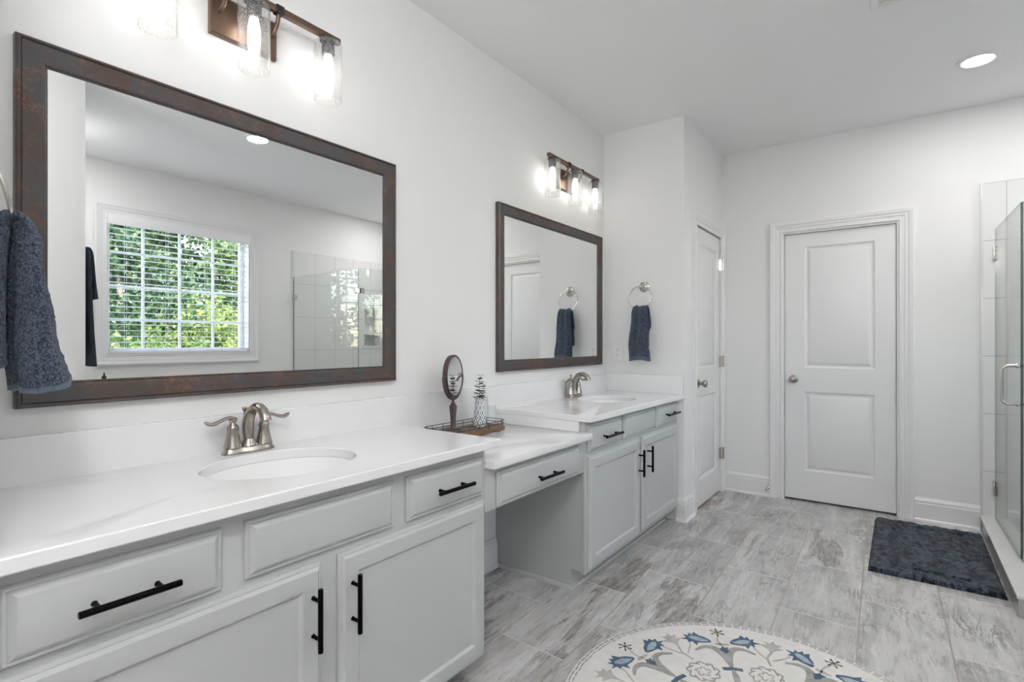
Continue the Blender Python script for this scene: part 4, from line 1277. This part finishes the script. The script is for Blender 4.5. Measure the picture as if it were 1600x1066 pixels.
# bell flower outlines drawn in (along, across) units, opening outwards
BELL = [(p * 1.12, q * 1.35) for p, q in [(-.050, -.004), (-.030, -.016), (-.006, -.022), (.012, -.036), (.016, -.020), (.030, -.026), (.030, -.010), (.046, -.012), (.034, .002), (.052, .014), (.030, .012), (.026, .026), (.014, .016), (-.004, .034), (-.006, .018), (-.030, .012), (-.050, .004)]]
BIN = [(-.030, -.002), (-.008, -.010), (.012, -.008), (.020, .000), (.006, .008), (-.014, .008)]
def place(shape, r, a, rot, s=1.0, fl=1):
    ca, sa = cos(a + rot), sin(a + rot)
    o = pol(r, a)
    return [(o[0] + s * (p * ca - fl * q * sa), o[1] + s * (p * sa + fl * q * ca)) for p, q in shape]
for k in range(8):
    a = A0 + k * pi / 4
    rnd = random.Random(k)
    P = lambda r, da: pol(r, a + radians(da))
    # star floret and its stem
    for q in range(6):
        t = q * pi / 3
        c = P(.540, 0); blob([(c[0] + .004 * cos(t + 1.57), c[1] + .004 * sin(t + 1.57)), (c[0] + .030 * cos(t - .12), c[1] + .030 * sin(t - .12)), (c[0] + .026 * cos(t + .12), c[1] + .026 * sin(t + .12)), (c[0] + .004 * cos(t - 1.57), c[1] + .004 * sin(t - 1.57))], LG)
    stroke([P(.525, 0), P(.48, 1.2), P(.445, .4)], .006, LG)
    # calyx with two curved arms
    stroke([(*P(.415, 15.5), .010), (*P(.432, 10), .018), (*P(.425, 5), .026), (*P(.385, 1.5), .034), (*P(.330, 0), .022), (*P(.305, 0), .010)], .02, GREY, n=22)
    stroke([(*P(.415, -15.5), .008), (*P(.432, -10), .016), (*P(.425, -5), .024), (*P(.385, -1.5), .030), (*P(.330, 0), .022)], .02, GREY, .0018, 22)
    stroke([(*P(.455, 3.4), .006), (*P(.452, 0), .016), (*P(.455, -3.4), .006)], .01, LG, n=8)
    blob(place([(-.030, 0), (-.012, -.016), (.004, -.012), (.018, -.020), (.016, -.004), (.026, .004), (.010, .010), (.004, .020), (-.012, .012)], .415, a, 0, .95), BLUE, .0019)
    # little bar and root stem
    blob(place([(-.010, -.034), (.006, -.036), (.011, 0), (.006, .036), (-.010, .034), (-.006, 0)], .292, a, 0), BLUE, .0019)
    stroke([(*P(.285, 0), .010), (*P(.24, 0), .022), (*P(.18, 2), .014), (*P(.13, 6), .008)], .01, GREY, .0024)
    # blue bells left and right
    for sg in (1, -1):
        aa = a + sg * radians(10.6 + rnd.uniform(-.5, .5))
        blob(place(BELL, .488, aa, sg * radians(62) + rnd.uniform(-.15, .15), 1.0, sg), BLUE, .0019)
        blob(place(BIN, .488, aa, sg * radians(62), 1.6, sg), LB, .0026)
        stroke([pol(.470, aa + sg * radians(4.0)), pol(.44, aa + sg * radians(6)), pol(.40, a + sg * radians(21))], .006, LG)
    # pale fan between the sectors
    b = a + pi / 8
    FAN = [(-.050, 0), (-.020, -.014), (.000, -.040), (.008, -.018), (.030, -.034), (.026, -.010), (.050, .000), (.026, .010), (.032, .034), (.010, .018), (.000, .044), (-.020, .014)]
    blob(place(FAN, .497, b, 0, .95), LG)
    stroke([pol(.455, b), pol(.41, b + .02), pol(.36, b - .02)], .008, LG)
    # scrolled peony cluster
    for q in range(9):
        t = q * 2 * pi / 9
        c = pol(.285, b); rr = .047
        o = (c[0] + rr * cos(t), c[1] + rr * sin(t))
        stroke([(o[0] + .016 * cos(t - 1.6), o[1] + .016 * sin(t - 1.6)), (o[0] + .012 * cos(t), o[1] + .012 * sin(t)), (o[0] + .016 * cos(t + 1.6), o[1] + .016 * sin(t + 1.6)), (o[0] + .004 * cos(t + 2.6), o[1] + .004 * sin(t + 2.6))], .006, GREY, n=8)
    for q in range(5):
        t = q * 2 * pi / 5 + .3
        c = pol(.285, b)
        stroke([(c[0] + .022 * cos(t), c[1] + .022 * sin(t)), (c[0] + .028 * cos(t + .6), c[1] + .028 * sin(t + .6)), (c[0] + .014 * cos(t + 1.2), c[1] + .014 * sin(t + 1.2))], .006, LG, n=6)
# heart of the rug
for q in range(12):
    t = q * pi / 6
    blob(place([(-.03, 0), (0, -.018), (.035, 0), (0, .018)], .07, t, 0), BLUE if q % 2 else LG)
for q in range(8):
    t = A0 + q * pi / 4
    stroke([pol(.12, t), pol(.16, t + .25), pol(.13, t + .55)], .010, GREY)
tag(obj('round_rug', bm, [M['rug_cream'], M['rug_grey'], M['rug_lgrey'], M['rug_blue'], M['rug_lblue'], M['rug_edge']], None, 30), 'round cream rug with blue and grey flowers in the middle of the floor', 'rug')

# ------------------------------------------------------------------ garden beyond the window
bm = nb(); add_box(bm, (XW + .16, -6, -.6), (22, 14, -.4)); struct('ground', bm, M['lawn'], 'lawn outside the window', 'ground')
def tree(name, x, y, r, h, z0, n, leaf, mat, seed, label, trunk=True, cat='tree'):
    root = thing(name, label, cat, (x, y, -.4), group='garden trees behind the blind')
    rnd = random.Random(seed)
    bm = nb()
    clumps = [(rnd.gauss(0, .42) * r, rnd.gauss(0, .42) * r, z0 + (h - z0) * rnd.random(), r * rnd.uniform(.22, .42)) for _ in range(26)]
    for i in range(n):
        cx, cy, cz, cr = clumps[rnd.randrange(len(clumps))]
        d = Vector((rnd.gauss(0, 1), rnd.gauss(0, 1), rnd.gauss(0, 1))).normalized() * cr * rnd.random() ** .4
        p = Vector((cx, cy, cz + .4)) + d
        if p.z < .05: p.z = .05 + rnd.random() * .2
        u = Vector((rnd.gauss(0, 1), rnd.gauss(0, 1), rnd.gauss(0, .6))).normalized()
        v = u.orthogonal().normalized()
        v = Matrix.Rotation(rnd.random() * 6.28, 3, u) @ v
        l = leaf * rnd.uniform(.6, 1.3)
        w = u.cross(v)
        q = [bm.verts.new(p - v * l * .5), bm.verts.new(p + w * l * .28 + u * l * .06), bm.verts.new(p + v * l * .5), bm.verts.new(p - w * l * .28 + u * l * .06)]
        bm.faces.new(q)
    obj('foliage', bm, mat, root, 0, False)
    if trunk:
        bm = nb(); sweep(bm, smooth_path([(0, 0, 0), (.05, .03, h * .25), (-.04, .02, h * .5), (.02, 0, h * .8)], 14), [.10 - .005 * i for i in range(15)], 10); obj('trunk', bm, M['bark'], root, 45)
tree('garden_shrub', 6.9, 3.15, 1.0, 1.15, -.3, 5200, .085, M['leaf_mid'], 1, 'leafy shrub seen at the lower left through the blind', True, 'shrub')
tree('garden_shrub', 7.1, 4.25, 1.15, 1.75, -.3, 6800, .085, M['leaf_bright'], 2, 'bright yellow-green shrub seen at the lower right through the blind', True, 'shrub')
tree('garden_tree', 9.4, 3.4, 1.5, 4.2, .2, 9500, .13, M['leaf_dark'], 3, 'dark green tree seen at the upper left through the blind')
tree('garden_tree', 9.6, 5.1, 1.7, 4.6, .2, 11000, .13, M['leaf_mid'], 4, 'light green tree seen at the upper right through the blind')
tree('garden_tree', 12.6, 4.9, 2.2, 5.6, .0, 14000, .22, M['leaf_dark'], 6, 'large dark tree furthest behind the garden shrubs')
tree('garden_tree', 7.8, -.2, 1.5, 4.2, -.2, 7000, .13, M['leaf_mid'], 8, 'added green tree dimming the sky mirrored in the shower glass')  # added to cover bright sky reflected by the shower glass
tree('garden_tree', 11.2, 7.2, 2.2, 6.0, .0, 9000, .18, M['leaf_mid'], 7, 'tall tree at the far right behind the garden shrubs')
